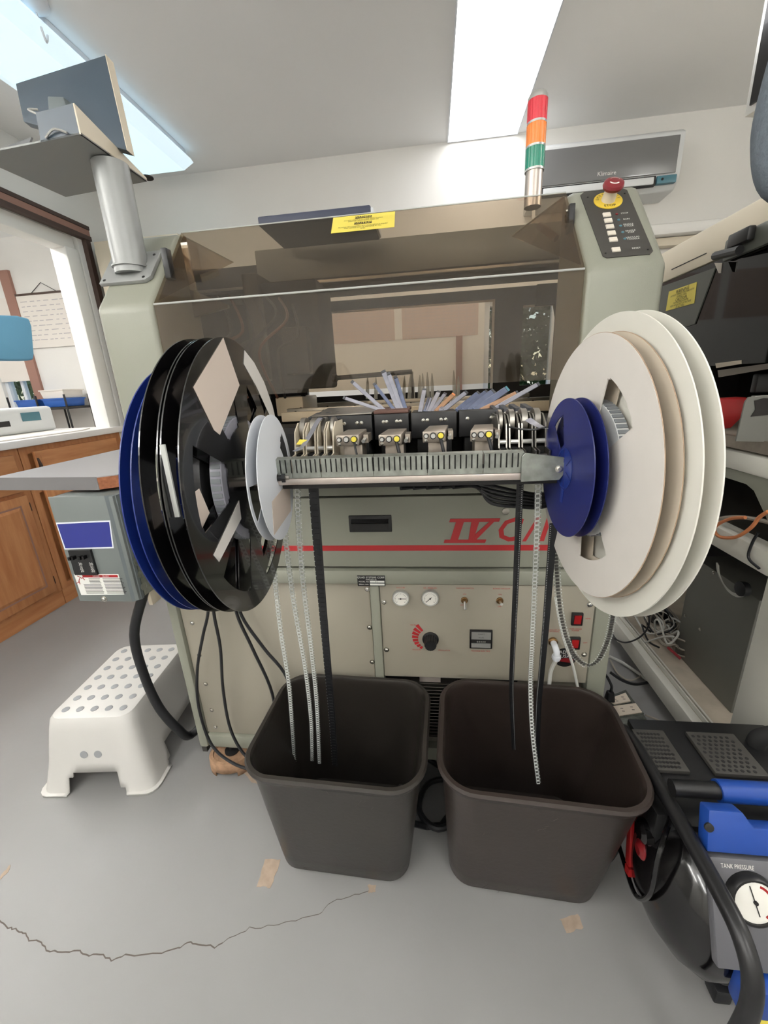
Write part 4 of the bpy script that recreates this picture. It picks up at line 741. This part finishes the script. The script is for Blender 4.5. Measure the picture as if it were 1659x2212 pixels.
# rectangular back with real depth
d=V((0,.018,-.003)); mm=MB().prism(Mq,d).build('monitor_housing','monitor_case',t,bev=.002)
MB().prism([Mq[1]-V((.0005,.001,0)),Mq[1]+d+V((.001,0,0)),Mq[2]+d+V((.001,0,0)),Mq[2]-V((.0005,.001,0))],(.0015,0,0)).build('bezel_edge','cream',t)
def mq(u,v): a=Mq[0].lerp(Mq[1],u); c=Mq[3].lerp(Mq[2],u); return a.lerp(c,v)-V((0,.0012,0))
MB().prism([mq(.23,.50),mq(.36,.49),mq(.345,.70),mq(.24,.71)],(0,.001,0)).build('blank_label','sticker_white',t)
MB().prism([mq(.60,.10),mq(.72,.06),mq(.70,.86),mq(.58,.84)],(0,.001,0)).build('back_rib','dark',t)
st_=MB().prism([mq(.38,.02),mq(.62,.0),mq(.58,.45),mq(.42,.45)],(0,-.03,0)).build('monitor_foot','box_side',t,bev=.003)
MB().tube(sm_path([mq(.30,.2)-V((0,.03,0)),mq(.24,.12)-V((0,.04,0)),mq(.42,.03)-V((0,.05,0)),mq(.52,.06)-V((0,.045,0))]),.002,6).build('video_cable','silver',t)
# dark plate lying on the machine top
t=thing('flat_case','flat dark navy case lying on top of the machine hood','case',(-.27,1.12,1.492)); MB().box(-.402,-.133,1.075,1.25,1.492,1.512).build('case_body','navy_case',t,bev=.004); MB().box(-.136,-.128,1.078,1.24,1.493,1.508).build('case_end_cap','white_plastic',t,bev=.003)
# ================================================================ cables, foot block
cg='black cables hanging in front of the left panel'
cable('machine_cable','black cable bowing furthest left over the panel','cable',A((452,1250,.86),(449,1325,.87),(438,1375,.875),(426,1450,.88),(430,1530,.885),(458,1610,.88),(510,1652,.86),(575,1668,.84)),.0042,'rubber',cg)
cable('machine_cable','black cable second from left, down to the floor','cable',A((455,1250,.86),(462,1325,.87),(476,1400,.875),(482,1490,.88),(498,1575,.885),(530,1632,.87),(575,1656,.85)),.0042,'rubber',cg)
cable('machine_cable','black cable slanting to the bin corner, left one','cable',A((495,1250,.86),(513,1330,.87),(545,1400,.88),(588,1498,.89),(600,1600,.90)),.0042,'rubber',cg)
cable('machine_cable','black cable slanting to the bin corner, right one','cable',A((500,1250,.86),(522,1330,.87),(570,1400,.88),(620,1465,.89),(640,1560,.90)),.0042,'rubber',cg)
t=thing('leveling_foot','tan speckled round foot block under the left front corner','foot block',(-.645,.915,0)); cc=V((-.645,.918,0)); N=40
R_=[[cc+V((.066*k2*math.cos(2*PI*i/N),.050*k2*math.sin(2*PI*i/N),z)) for i in range(N)] for z,k2 in ((0,1),(.016,1),(.045,.97),(.050,.93),(.051,.78),(.047,.76),(.047,.05))]
vs=[p for r in R_ for p in r]; fs=[(j*N+i,j*N+(i+1)%N,(j+1)*N+(i+1)%N,(j+1)*N+i) for j in range(6) for i in range(N) if not (j==0 and 27<=i<=33)]; fs.append(tuple(6*N+i for i in range(N)))
fb=MB().add(vs,fs,0,True).build('foot_block','tan',t); fb.modifiers.new('t','SOLIDIFY').thickness=.004
MB().lathe((-.64,.925,.047),(0,0,1),[(.022,0),(.022,.006),(.008,.008),(.008,.033)],20).build('foot_stud','dark',t)
t=thing('leveling_foot','dark leveling foot under the right front corner','foot block',(.40,.93,0)); MB().lathe((.40,.93,0),(0,0,1),[(.03,0),(.03,.012),(.010,.02),(.010,.079)],20).build('foot_stud','dark',t)
b=[]
P1=[(-.03+.075*math.cos(a),.86+.10*math.sin(a),.009+.012*(i%3==0)) for i,a in enumerate([k_*PI/6 for k_ in range(0,12)])]
t=thing('coiled_hose','black hose coiled on the floor between the bins','hose',(-.01,.86,0)); MB().tube(P1+[P1[0]],.008,10).build('hose_loop','rubber',t); MB().tube(sm_path([(.08,.80,.024),(0,.755,.024),(-.05,.80,.026),(-.02,.88,.026),(.09,.90,.024)]),.008,10).build('hose_loop','rubber',t)
cable('air_tube','white air tube hanging from the elbow fitting','tube',[(.291,yi-.030,.4575)]+A((1190,1450,.885),(1184,1490,.890))+[(.27,.893,.30)],.0048,'cable_white')
cable('air_tube','thin white tube crossing the round badge','tube',A((1200,1290,.89),(1215,1370,.87),(1238,1440,.885),(1250,1500,.890),(1252,1540,.894)),.0034,'cable_white')
# tape residue
for k_,(pts,lab) in enumerate((([(556,1915),(572,1856),(607,1857),(585,1918)],'tan tape residue on the floor left of the left bin'),([(1210,1985),(1250,1975),(1262,2005),(1222,2015)],'faint tan tape residue in front of the right bin'),([(0,1893),(24,1866),(20,1880),(0,1903)],'small tan tape scrap at the left edge'),([(795,1912),(812,1912),(810,1926),(795,1928)],'small tan mark at the end of the floor crack'),([(520,1660),(575,1655),(580,1700),(545,1690)],'tan smear on the floor beside the foot block'))):
    P=[]; n=len(pts)
    for i in range(n):
        for q in range(5): p=at(pts[i][0]+(pts[(i+1)%n][0]-pts[i][0])*q/5,pts[i][1]+(pts[(i+1)%n][1]-pts[i][1])*q/5,Z=0); P.append(p+V((random.uniform(-.002,.002),random.uniform(-.002,.002),0)))
    o=MB().prism(P,(0,0,.0006)).build('tape_residue','patch',None,loc=P[0]); props(o,lab,'tape')
# ================================================================ left room: cabinets and beyond
def cabinet(y0,y1,label,doors):
    t=thing('base_cabinet',label,'cabinet',(-2.4,(y0+y1)/2,0),None); X=-2.13
    bx('carcass','wood',t,-2.72,X-.018,y0,y1,.09,.905); bx('toe_kick','wood_h',t,-2.70,X-.004,y0,y1,0,.095)
    MB().box(X-.018,X,y0,y0+.04,.09,.905).box(X-.018,X,y1-.04,y1,.09,.905).box(X-.018,X,y0+.04,y1-.04,.865,.905).box(X-.018,X,y0+.04,y1-.04,.655,.69).box(X-.018,X,y0+.04,y1-.04,.09,.12).build('face_frame','wood',t)
    for a,c in doors:
        d=bx('door','wood',t,X,X+.018,a,c,.11,.665,bev=.003)
        MB().hexa([(X+.0175,a+.05,.16),(X+.0175,c-.05,.16),(X+.0175,c-.05,.615),(X+.0175,a+.05,.615),(X+.0225,a+.068,.178),(X+.0225,c-.068,.178),(X+.0225,c-.068,.597),(X+.0225,a+.068,.597)]).build('raised_panel','wood',d)
        MB().box(X+.0178,X+.0186,a+.045,c-.045,.155,.62).build('panel_groove','trim_pink',d)
        for z in (.17,.60): MB().tube([(X+.01,c+.006,z-.022),(X+.01,c+.006,z+.022)],.004,8).build('hinge','trim_brown',d)
        w_=bx('drawer_front','wood_h',t,X,X+.018,a,c,.685,.875,bev=.004); MB().box(X+.0178,X+.0195,a+.03,c-.03,.71,.85).build('raised_panel','wood_h',w_,bev=.001)
        MB().prism([(X+.018,a+.004,.72),(X+.018,a+.004,.84),(X+.030,a+.004,.80),(X+.030,a+.004,.74)],(0,.012,0)).build('edge_pull','trim_brown',w_)
cabinet(1.00,1.86,'oak base cabinet nearest the left edge with raised-panel doors',[(1.02,1.41),(1.43,1.82)])
cabinet(1.865,2.58,'oak base cabinet farther back, beside the door jamb',[(1.93,2.52)])
t=thing('countertop','white countertop over the oak cabinets','countertop',(-2.43,1.8,.905)); MB().box(-2.75,-2.095,.98,2.60,.906,.944).build('slab','counter',t,bev=.006)
o=MB().prism([(-2.60,1.7,.9445),(-2.15,1.72,.9445),(-2.14,2.30,.9445),(-2.22,2.45,.9445),(-2.62,2.30,.9445)],(0,0,.006)).build('folded_sheet','paper',None,loc=(-2.4,2.,.9445)); props(o,'white folded sheet lying on the white countertop','paper')
t=thing('desktop_printer','pale grey office machine on the countertop, at the left edge','printer',(-2.55,1.95,.945)); MB().box(-2.72,-2.42,1.72,2.42,.951,1.10).build('printer_body','ac_white',t,bev=.02,bseg=3); bx('printer_screen','teal',t,-2.4195,-2.417,2.20,2.32,1.02,1.07); bx('paper_slot','dark',t,-2.4195,-2.417,1.82,2.12,1.0,1.03)
t=thing('whiteboard','white wall chart with dark top rail hung on a string','whiteboard',(-3.25,3.49,1.58)); MB().box(-3.53,-3.0,3.484,3.496,1.585,2.0).build('board','paper',t); bx('top_rail','trim_brown',t,-3.54,-2.99,3.478,3.498,2.0,2.015)
b=MB()
for i in range(9):
    z=1.95-i*.038; x=-3.50
    while x<-3.06: l=random.uniform(.02,.07); b.box(x,min(x+l,-3.03),3.4832,3.4838,z,z+.006); x+=l+random.uniform(.01,.04)
b.build('chart_writing','paper_lines',t,kind='stuff'); MB().tube([(-3.38,3.49,2.015),(-3.27,3.495,2.09),(-3.14,3.49,2.015)],.0025,6).build('hanging_string','dark',t)
t=thing('wall_speaker','small black box high on the next room wall','speaker',(-3.9,3.4,2.25)); MB().box(-3.84,-3.70,3.36,3.498,2.26,2.42).build('speaker_box','black_plastic',t,bev=.006); MB().lathe((-3.77,3.359,2.34),(0,-1,0),[(.045,0),(.045,.002)],20).build('grille','dark',t)
t=struct_root('trim_4',(-3.6,3.49,0)); MB().box(-3.62,-3.53,3.475,3.499,.0,2.2).build('window_casing','trim_pink',t)
t=thing('wire_shelf','black wire shelf unit in the next room','shelf',(-3.3,3.35,0))
for x in (-3.60,-3.33,-3.06):
    for y in (3.20,3.45): MB().tube([(x,y,0),(x,y,1.18)],.008,6).build('shelf_post','black_plastic',t)
for z in (.35,.72,1.06): bx('wire_deck','black_plastic',t,-3.60,-3.06,3.20,3.45,z,z+.02)
for k_,(x,z,m,lab) in enumerate(((-3.56,1.081,'blue_bin','blue tray on the wire shelf, left side'),(-3.30,1.081,'blue_bin','blue tray on the wire shelf, right side'),(-3.30,1.152,'paper','white box on top of the right blue tray'),(-3.55,.741,'sticker','beige parts bin on the lower shelf, left'),(-3.29,.741,'warm_white','pale parts bin on the lower shelf, right'))):
    t=thing('storage_box',lab,'box',(x+.11,3.3,z)); MB().hexa([(x+.01,3.23,z),(x+.21,3.23,z),(x+.21,3.42,z),(x+.01,3.42,z),(x,3.22,z+.07),(x+.22,3.22,z+.07),(x+.22,3.43,z+.07),(x,3.43,z+.07)]).build('tub',m,t,bev=.004); MB().box(x-.004,x+.224,3.216,3.434,z+.060,z+.0695).build('rim','blue_bin' if m=='blue_bin' else 'paper',t)
t=thing('blue_object','unidentified light blue rounded plastic object reaching in from the left edge','blue_object',(-1.7,1.55,1.28)); P=[at(x,y,X=-1.6) for x,y in ((-120,676),(40,682),(64,688),(70,705),(75,765),(74,777),(62,779),(-120,778))]  # unidentified light blue object; its form and arm are guessed
MB().prism(P,(-.05,0,0)).build('object_body','sky_blue',t,bev=.008,bseg=3); c0=at(-60,730,X=-1.62); MB().tube([c0,c0+V((-.1,-.3,.3)),c0+V((-.1,-.35,1.2))],.012,8).build('object_arm','silver',t)
# ================================================================ second machine on the right
XM=.75; PX=lambda x,y,X=XM: at(x,y,X=X)
m2=thing('second_machine','second beige machine at the right edge with dark window and open frame','machine',(1.2,1.6,0))
def px2(name,m,pts,X=XM,th=.01,label=None,par=None): return MB().prism([at(x,y,X=X) for x,y in pts],(th,0,0)).build(name,m,par or m2,label)
MB().prism([(XM,.72,1.392),(XM,2.4,1.392),(XM,2.4,1.485),(XM+.15,2.4,1.62),(XM+.15,.72,1.62),(XM,.72,1.485)][:1]+[(XM,2.4,1.392),(XM,2.4,1.485),(XM,.72,1.485)],(.9,0,0)).build('hood_band','cream',m2,bev=.006)
MB().prism([(XM-.0012,1.36,1.418),(XM-.0012,1.53,1.418),(XM-.0012,1.53,1.4205),(XM-.0012,1.36,1.4205)],(.001,0,0)).build('vent_slot','dark',m2)
dw=MB().box(XM+.004,XM+.012,.72,2.3,1.125,1.390).build('dark_window','smoke',m2); bx('window_shade','dark',m2,XM+.02,XM+.4,.72,2.3,1.13,1.385)
px2('window_side_panel','olive',[(1420,622),(1545,578),(1500,700),(1440,720),(1400,760)],XM+.001,.003)
MB().box(XM-.012,XM+.003,.72,1.27,1.375,1.425).build('hood_cover','olive',m2,bev=.006)
sk2=px2('caution_sticker','yellow_print',[(1445,630),(1505,609),(1499,655),(1438,672)],XM-.0004,.001)
cxs=at(1472,640,X=XM-.0012); dy=V((0,-1,0)); txt('WARNING',.014,cxs+V((0,0,.017)),dy,(0,0,1),'black_print',sk2); txt('DO NOT OPERATE MACHINE WITH\nGUARDS OPEN',.0075,cxs+V((0,0,.006)),dy,(0,0,1),'black_print',sk2); txt('CAUTION',.013,cxs-V((0,0,.006)),dy,(0,0,1),'black_print',sk2); txt('MOVING MECHANISMS\nKEEP HANDS OUT OF MACHINE\nAT ALL TIMES',.0075,cxs-V((0,0,.020)),dy,(0,0,1),'black_print',sk2)
lt=MB().box(XM-.03,XM-.0125,1.16,1.23,1.395,1.425).build('latch','black_plastic',m2,bev=.004); MB().tube([at(1545,553,X=XM-.03),at(1598,540,X=XM-.03)],.010,10).build('latch_knob','black_plastic',lt); px2('latch_catch','steel',[(1543,568),(1560,568),(1557,590),(1552,590)],XM-.014,.003,par=lt)
# working level seen through the gap
bx('inner_table','card_inside',m2,XM+.002,1.5,.72,2.3,.935,.953); bx('table_slab_edge','brushed',m2,XM,XM+.0018,.72,2.3,.925,.955,bev=.0005,bseg=1)
for y in (.92,1.2): MB().lathe((XM,y,.941),(-1,0,0),[(.006,0),(.006,.001)],14).build('slab_bolt','dark',m2)
MB().box(XM,XM+.03,.72,2.3,.872,.918).build('white_beam','ivory',m2,bev=.006); MB().box(XM+.008,XM+.04,.72,2.3,.845,.871).build('shadow_band','body',m2)  # grey strip below stands in for the shadow under the white beam
MB().prism([(XM+.01,.92,.845),(XM+.01,1.06,.845),(XM+.01,1.03,.835),(XM+.01,.92,.73)],(.006,0,0)).build('corner_gusset','body',m2)
bx('front_post','ivory',m2,XM,XM+.09,.78,.925,0,.872,bev=.006); bx('rear_post','body',m2,XM,XM+.09,2.2,2.3,0,.872)
MB().box(XM,XM+.05,.925,2.2,.66,.715).build('middle_rail','ivory',m2,bev=.004); bx('middle_deck','charcoal',m2,XM+.05,1.5,.8,2.2,.69,.70)
MB().box(XM,XM+.03,.925,2.2,.06,.125).build('bottom_rail','ivory',m2,bev=.004); MB().box(XM+.03,XM+.034,.925,2.2,.125,.14).box(XM+.06,XM+.066,.925,2.2,.07,.115).build('rail_lip','ivory',m2); bx('bottom_deck','dirty',m2,XM+.031,1.5,.925,2.2,.095,.10)
bx('rear_wall','dark',m2,1.5,1.52,.72,2.3,.1,1.39); bx('end_wall','dark',m2,XM+.1,1.5,2.28,2.3,.1,1.39)  # interior shading of the machine is put into the dark back wall
rl=bx('feeder_rail','black_plastic',m2,.80,1.35,1.15,1.17,1.055,1.10,bev=.003); bx('rail_edge','silver',m2,.80,1.35,1.147,1.16,1.043,1.048); bx('dark_block','black_matte',m2,.80,1.35,1.16,1.2,1.0,1.042)
for x in (.985,1.06): MB().lathe((x,1.149,1.078),(0,-1,0),[(.008,0),(.008,.001),(.005,.0011),(.005,.0003)],16).build('rail_hole','silver',rl)
bx('rail_label','sticker_white',rl,1.01,1.06,1.1485,1.1495,1.086,1.092)
MB().prism([at(x,y,Y=1.15) for x,y in ((1540,862),(1616,858),(1600,905),(1580,925),(1540,930))],(0,.04,0)).build('red_bracket','red',m2,bev=.004)
sp2=MB().prism([at(x,y,Y=1.02) for x,y in ((1590,953),(1610,868),(1618,858),(1700,852),(1700,956))],(0,.004,0)).build('silver_plate','grey_panel',m2,'upright silver plate with black patch'); MB().prism([at(x,y,Y=1.018) for x,y in ((1630,866),(1650,860),(1690,862),(1690,892),(1655,897),(1622,900),(1632,885))],(0,.001,0)).build('black_mark','black_print',sp2)  # irregular black patch on the silver plate
px2('warm_strip','card_inside',[(1545,785),(1600,778),(1600,786),(1547,795)],XM+.002,.003); px2('pale_strip','paper',[(1550,800),(1659,785),(1659,797),(1552,815)],XM+.10,.003)  # two plain pale strips across the opening
# things standing inside the frame
t=thing('computer_tower','grey metal computer side panel standing on the lower deck','computer',(.93,1.35,.10))
c0=at(1497,1199,X=.90); c1=at(1640,1300,X=.90); MB().box(.90,1.08,c1.y,c0.y,.101,(c0.z+c1.z)/2).build('side_panel','grey_panel',t,bev=.003)
for x,y in ((1507,1214),(1541,1237),(1480,1330),(1512,1359)): p=at(x,y,X=.8995); screw(t,p,.004,'-x')
sg=V((.90,(c0.y+c1.y)/2,.3))
cable('orange_cable','orange cable loop hanging over the middle rail','cable',[at(x,y,X=.735) for x,y in ((1659,1105),(1640,1118),(1622,1140),(1590,1160),(1556,1160),(1543,1145),(1552,1132),(1580,1120),(1610,1118))],.0042,'orange')
cable('grey_cable','thick grey cable along the middle deck','cable',[at(x,y,X=.765) for x,y in ((1548,1122),(1570,1118),(1610,1118),(1659,1128),(1690,1140))]+[V((.80,.85,.73))],.0050,'cable_grey')
cable('black_cable','black cable draped over the middle rail','cable',[at(x,y,X=.74) for x,y in ((1638,1150),(1624,1175),(1617,1205),(1640,1228))],.003,'rubber')
t=thing('wire_bundle','white wire bundle with dark ferrite ring on the computer panel','cable',at(1590,1280,X=.885)); P=[at(x,y,X=.885) for x,y in ((1550,1218),(1553,1240),(1567,1268),(1588,1285),(1610,1283))]
for o_ in (0,.004,-.004): MB().tube(sm_path([p+V((0,o_,o_*.6)) for p in P]),.0022,6).build('wire','cable_white',t)
pr_=at(1606,1272,X=.885); MB().lathe(pr_,(-1,0,0),[(.020,-.008),(.022,0),(.022,.010),(.012,.012)],20).build('ferrite_ring','rubber',t)
tl='loose cables piled on the lower deck of the second machine'
def heap(i):
    m=random.choice(['cable_grey','cable_grey','cable_white','rubber','cable_grey']); c=V((.87+random.uniform(-.04,.06),1.5+random.uniform(-.08,.16),.125)); r=random.uniform(.04,.11); a0=random.uniform(0,6)
    return [c+V((r*math.cos(a0+k_*.9)*.55,r*math.sin(a0+k_*.9)*1.3,random.uniform(-.014,.05)+.02*(k_%3))) for k_ in range(random.randint(5,9))],m
for i in range(16):
    P,m=heap(i); o=cable('loose_cable','loose %s cable in the lower-deck tangle, lying %s'%({'cable_grey':'grey','cable_white':'white','rubber':'black'}[m],['lowest','at the back','at the front','across the pile','in a wide loop','in a tight loop','beside the adapter','near the rail'][i%8]+(' left' if i<8 else ' right')),'cable',P,random.choice([.0022,.003,.0036]),m,tl,6,5)
cable('loose_cable','long black cable curving over the bottom rail','cable',[at(x,y,X=.745) for x,y in ((1402,1330),(1400,1355),(1380,1378),(1350,1388),(1328,1380))],.003,'rubber',tl)
cable('loose_cable','pale cable reaching over the bottom rail towards the panel','cable',[at(x,y,X=.79) for x,y in ((1455,1375),(1430,1376),(1390,1388),(1350,1392),(1325,1380))],.003,'cable_white',tl)
t=thing('power_adapter','black power adapter on top of the cable pile','adapter',(.92,1.52,.16)); q=at(1398,1305,X=.92); MB().box(q.x,q.x+.05,q.y-.09,q.y+.02,q.z-.03,q.z+.012).build('adapter_case','black_plastic',t,bev=.005); MB().box(q.x,q.x+.04,q.y-.08,q.y+.01,.100,q.z-.031).build('adapter_stack','rubber',t,bev=.004)
t=thing('relay_block','pale grey electrical block among the cables','electrical part',(.93,1.33,.10)); q=at(1442,1358,X=.90); MB().box(q.x-.03,q.x+.03,q.y-.03,q.y+.03,.101,.15).build('block','cable_grey',t,bev=.006); MB().tube(sm_path([(q.x-.02,q.y-.06,.11),(q.x-.035,q.y-.09,.13),(q.x-.01,q.y-.12,.11)]),.005,8).build('red_wire_wrap','cable_red',t)
# outlets box on the floor
t=thing('outlet_box','galvanised floor outlet box with two cream duplex receptacles','electrical outlet',at(1350,1540,Z=0)); zo=.085
B4=[at(x,y,Z=zo) for x,y in ((1302,1507),(1352,1488),(1398,1552),(1335,1568))]
MB().hexa([V((p.x,p.y,0)) for p in B4]+B4).build('metal_box','galv',t,bev=.004)
for q4 in (((1312,1512),(1351,1497),(1362,1515),(1327,1522)),((1324,1526),(1373,1520),(1387,1539),(1335,1547))):
    P=[at(x,y,Z=zo+.006) for x,y in q4]; ce=sum(P,V())/4
    MB().prism([ce+(p-ce)*1.12-V((0,0,.0055)) for p in P],(0,0,.004)).build('cover_rim','galv',t); r_=MB().prism([p-V((0,0,.001)) for p in P],(0,0,.003)).build('receptacle','outlet',t)
    for u,v_ in ((.3,.35),(.3,.65),(.72,.35),(.72,.65)):
        p=P[0].lerp(P[1],u).lerp(P[3].lerp(P[2],u),v_)+V((0,0,.0022)); MB().box(p.x-.004,p.x+.004,p.y-.001,p.y+.001,p.z,p.z+.0003).build('slot','dark',r_)
p=at(1318,1502,Z=zo+.03); t=thing('power_plug','black power plug standing in the rear receptacle','plug',(p.x,p.y,zo+.009)); MB().hexa([(p.x-.014,p.y-.012,zo+.010),(p.x+.014,p.y-.012,zo+.010),(p.x+.014,p.y+.012,zo+.010),(p.x-.014,p.y+.012,zo+.010),(p.x-.010,p.y-.009,zo+.045),(p.x+.010,p.y-.009,zo+.045),(p.x+.010,p.y+.009,zo+.045),(p.x-.010,p.y+.009,zo+.045)]).build('plug_body','rubber',t,bev=.004)
MB().tube(sm_path([(p.x,p.y,zo+.044),(p.x,p.y+.005,zo+.07),(p.x-.02,p.y+.05,zo+.09),(p.x-.08,p.y+.12,zo+.06)]),.0042,8).build('plug_cord','rubber',t)
F=lambda *p: [at(x,y,Z=z_) for x,y,z_ in p]
for lab,P,m,r_ in (('black cable from the machine corner under the second machine',F((1318,1452,.1),(1345,1470,.08),(1375,1478,.05),(1420,1470,.03),(1460,1465,.02)),'rubber',.005),('white cable running right across the floor',F((1316,1418,.03),(1345,1432,.012),(1380,1455,.01),(1420,1485,.01)),'cable_white',.006),('thin grey cable in a long curve behind the outlets',F((1318,1425,.02),(1335,1455,.01),(1360,1470,.01),(1385,1460,.01)),'cable_grey',.003),('thin grey cable running from the outlets to the compressor',F((1395,1545,.03),(1430,1560,.01),(1480,1600,.01),(1520,1632,.01)),'cable_grey',.003),('white tubing beside the outlet box',F((1375,1592,.012),(1430,1583,.012),(1490,1578,.012)),'cable_white',.011),('dark flat hose on the floor before the bottom rail',F((1395,1612,.01),(1450,1618,.01),(1500,1632,.01),(1560,1650,.01)),'rubber',.009)):
    cable('floor_cable',lab,'cable',P,r_,m)
# ================================================================ air compressor
t=thing('air_compressor','black and blue portable air compressor in the lower right corner','compressor',(.60,.56,0))
ty,tz,tr=.602,.170,.138
b=MB().lathe((.425,ty,tz),(1,0,0),[(.02,-.030),(.06,-.024),(.095,-.010),(.122,.010),(.138,.035),(tr,.06),(tr,.25),(.12,.275),(.05,.30)],40); b.build('air_tank','black_gloss',t)
MB().lathe((.485,ty,tz),(1,0,0),[(tr,0),(tr+.002,.001),(tr+.002,.007),(tr,.008)],40).build('tank_seam','black_plastic',t)
cage=[(.418,.83,.02),(.418,.835,.20),(.418,.80,.325),(.418,.74,.363),(.418,.62,.370),(.418,.47,.370),(.418,.405,.358),(.418,.375,.31),(.420,.378,.20),(.424,.40,.06),(.428,.44,.018)]
MB().tube(sm_path(cage,5),.0125,12).build('roll_cage','black_plastic',t); MB().tube(sm_path([(x+.305,y,z) for x,y,z in cage],5),.0125,10).build('roll_cage','black_plastic',t)
MB().tube([(.420,.60,.400),(.72,.60,.400)],.0145,12).build('carry_bar','black_plastic',t); MB().tube([(.495,.60,.400),(.70,.60,.400)],.0185,16).build('blue_grip','royal',t)
sh=bx('motor_shroud','comp_grey',t,.455,.71,.575,.76,.30,.345,bev=.008); bx('shroud_top','black_plastic',t,.435,.72,.56,.80,.346,.362,bev=.004)
for x0_,x1_ in ((.425,.490),(.535,.63)):
    g=bx('mesh_grille','charcoal',t,x0_,x1_,.66,.76,.3625,.372,bev=.002); b=MB()
    for i in range(7):
        for j in range(9): x=x0_+.008+(x1_-x0_-.016)*(i+(.5 if j%2 else 0))/7.2; y=.668+.084*j/8.5; b.lathe((x,y,.3722),(0,0,1),[(.0034,0),(.0034,.0004)],6,smooth=False)
    b.build('grille_holes','dark',g,kind='stuff')
PT,PB=V((.43,.535,.425)),V((.43,.445,.215)); pn=(PT-PB).cross(V((1,0,0))).normalized(); pn=pn if pn.y<0 else -pn; upv=(PT-PB).normalized()
def fp(u,v,o=0): return PB.lerp(PT,v)+V((u,0,0))+pn*o
def fpx(x,y,o=0): return at(x,y,pl=(PB,pn))+pn*o
MB().prism([fp(.005,.0),fp(.28,.0),fp(.28,.72),fp(.005,.72)],-pn*.016).build('control_face','comp_grey',t,bev=.003)
tv=(fpx(1540,1842)-PB).dot(upv)/(PT-PB).length; MB().prism([fp(.002,tv),fp(.28,tv),fp(.28,.93),fp(.075,.93),fp(.060,1.03),fp(.010,1.03)],-pn*.026).build('blue_top_trim','royal',t,bev=.003)
MB().lathe(fpx(1530,1786),pn,[(.007,0),(.007,.003),(.003,.004)],12).build('trim_screw','dark',t)
gc=fpx(1620,1937); g=MB().lathe(gc,pn,[(.038,0),(.038,.006),(.036,.012),(.034,.014),(.031,.014),(.0305,.010)],36).build('tank_gauge','black_plastic',t)
dn=pn; MB().lathe(gc+dn*.0105,dn,[(.0305,0),(.0305,.0005)],36).build('dial','gauge',g)
b=MB()
for i in range(14):
    a=math.radians(70-i*9); a2=math.radians(61-i*9); rt_=V((1,0,0)); b.prism([gc+dn*.0112+(rt_*math.cos(q)+upv*math.sin(q))*r for q,r in ((a,.023),(a2,.023),(a2,.0265),(a,.0265))],dn*.0003)
b.build('red_arc','red',g); MB().obox(gc+dn*.0125+V((-.007,0,0))+upv*.024,gc+dn*.0125+V((.004,0,0))-upv*.019,.0014,.0006,(0,1,0)).lathe(gc+dn*.011,dn,[(.003,0),(.003,.003)],12).build('needle','dark',g)
p=fpx(1592,1872,.0005); txt('TANK PRESSURE',.0095,p,(1,0,0),upv,'white_print',t,sx=.7); txt('REG PRESSURE',.0095,p+V((.075,0,0)),(1,0,0),upv,'white_print',t,sx=.7)
bx('blue_base_trim','royal',t,.470,.71,.425,.462,.135,.205,bev=.008); bx('green_strip','yellow',t,.475,.71,.430,.433,.120,.130)
pb2=MB().box(.405,.455,.60,.70,.22,.33).build('pressure_switch','black_plastic',t,bev=.006)
rlv=MB().prism([(.402,.672,.262),(.402,.660,.270),(.402,.632,.135),(.402,.648,.128)],(-.008,0,0)).build('red_lever','red',t,bev=.001); MB().prism([(.402,.647,.124),(.402,.631,.130),(.402,.628,.112),(.402,.644,.106)],(-.008,0,0)).build('lever_tip','red',rlv)
MB().lathe((.41,.615,.215),(-1,0,0),[(.018,0),(.018,.012),(.010,.018)],20).build('red_cap','dark_red',t); MB().lathe((.41,.62,.26),(-1,0,0),[(.022,0),(.022,.014),(.014,.02)],20).build('black_knob','black_gloss',t)
MB().tube(sm_path([(.43,.60,.33),(.395,.56,.29),(.388,.55,.20),(.392,.59,.12),(.405,.66,.09),(.40,.72,.14),(.41,.72,.22)]),.0045,8).build('power_cord','black_gloss',t); MB().tube(sm_path([(.41,.72,.20),(.36,.73,.15),(.355,.72,.09),(.38,.69,.06),(.40,.69,.10)]),.0045,8).build('cord_loop','black_gloss',t)
q=at(1535,1950,X=.47); MB().box(q.x-.01,q.x+.012,q.y-.006,q.y+.008,q.z-.010,q.z+.010).lathe(q+V((-.012,0,.0)),(-1,0,0),[(.007,-.01),(.007,.004)],12).build('brass_valve','brass',t,bev=.001)
MB().box(.500,.530,.50,.53,.0,.036).box(.500,.530,.67,.70,.0,.036).build('rubber_foot','rubber',t,bev=.004); MB().box(.50,.54,.52,.70,.026,.036).build('foot_plate','black_plastic',t)
MB().tube(sm_path([at(1640,1660,Y=.745),at(1630,1625,Y=.745),at(1640,1595,Y=.745),at(1680,1585,Y=.745)]),.017,12).build('rear_hose','black_matte',t)
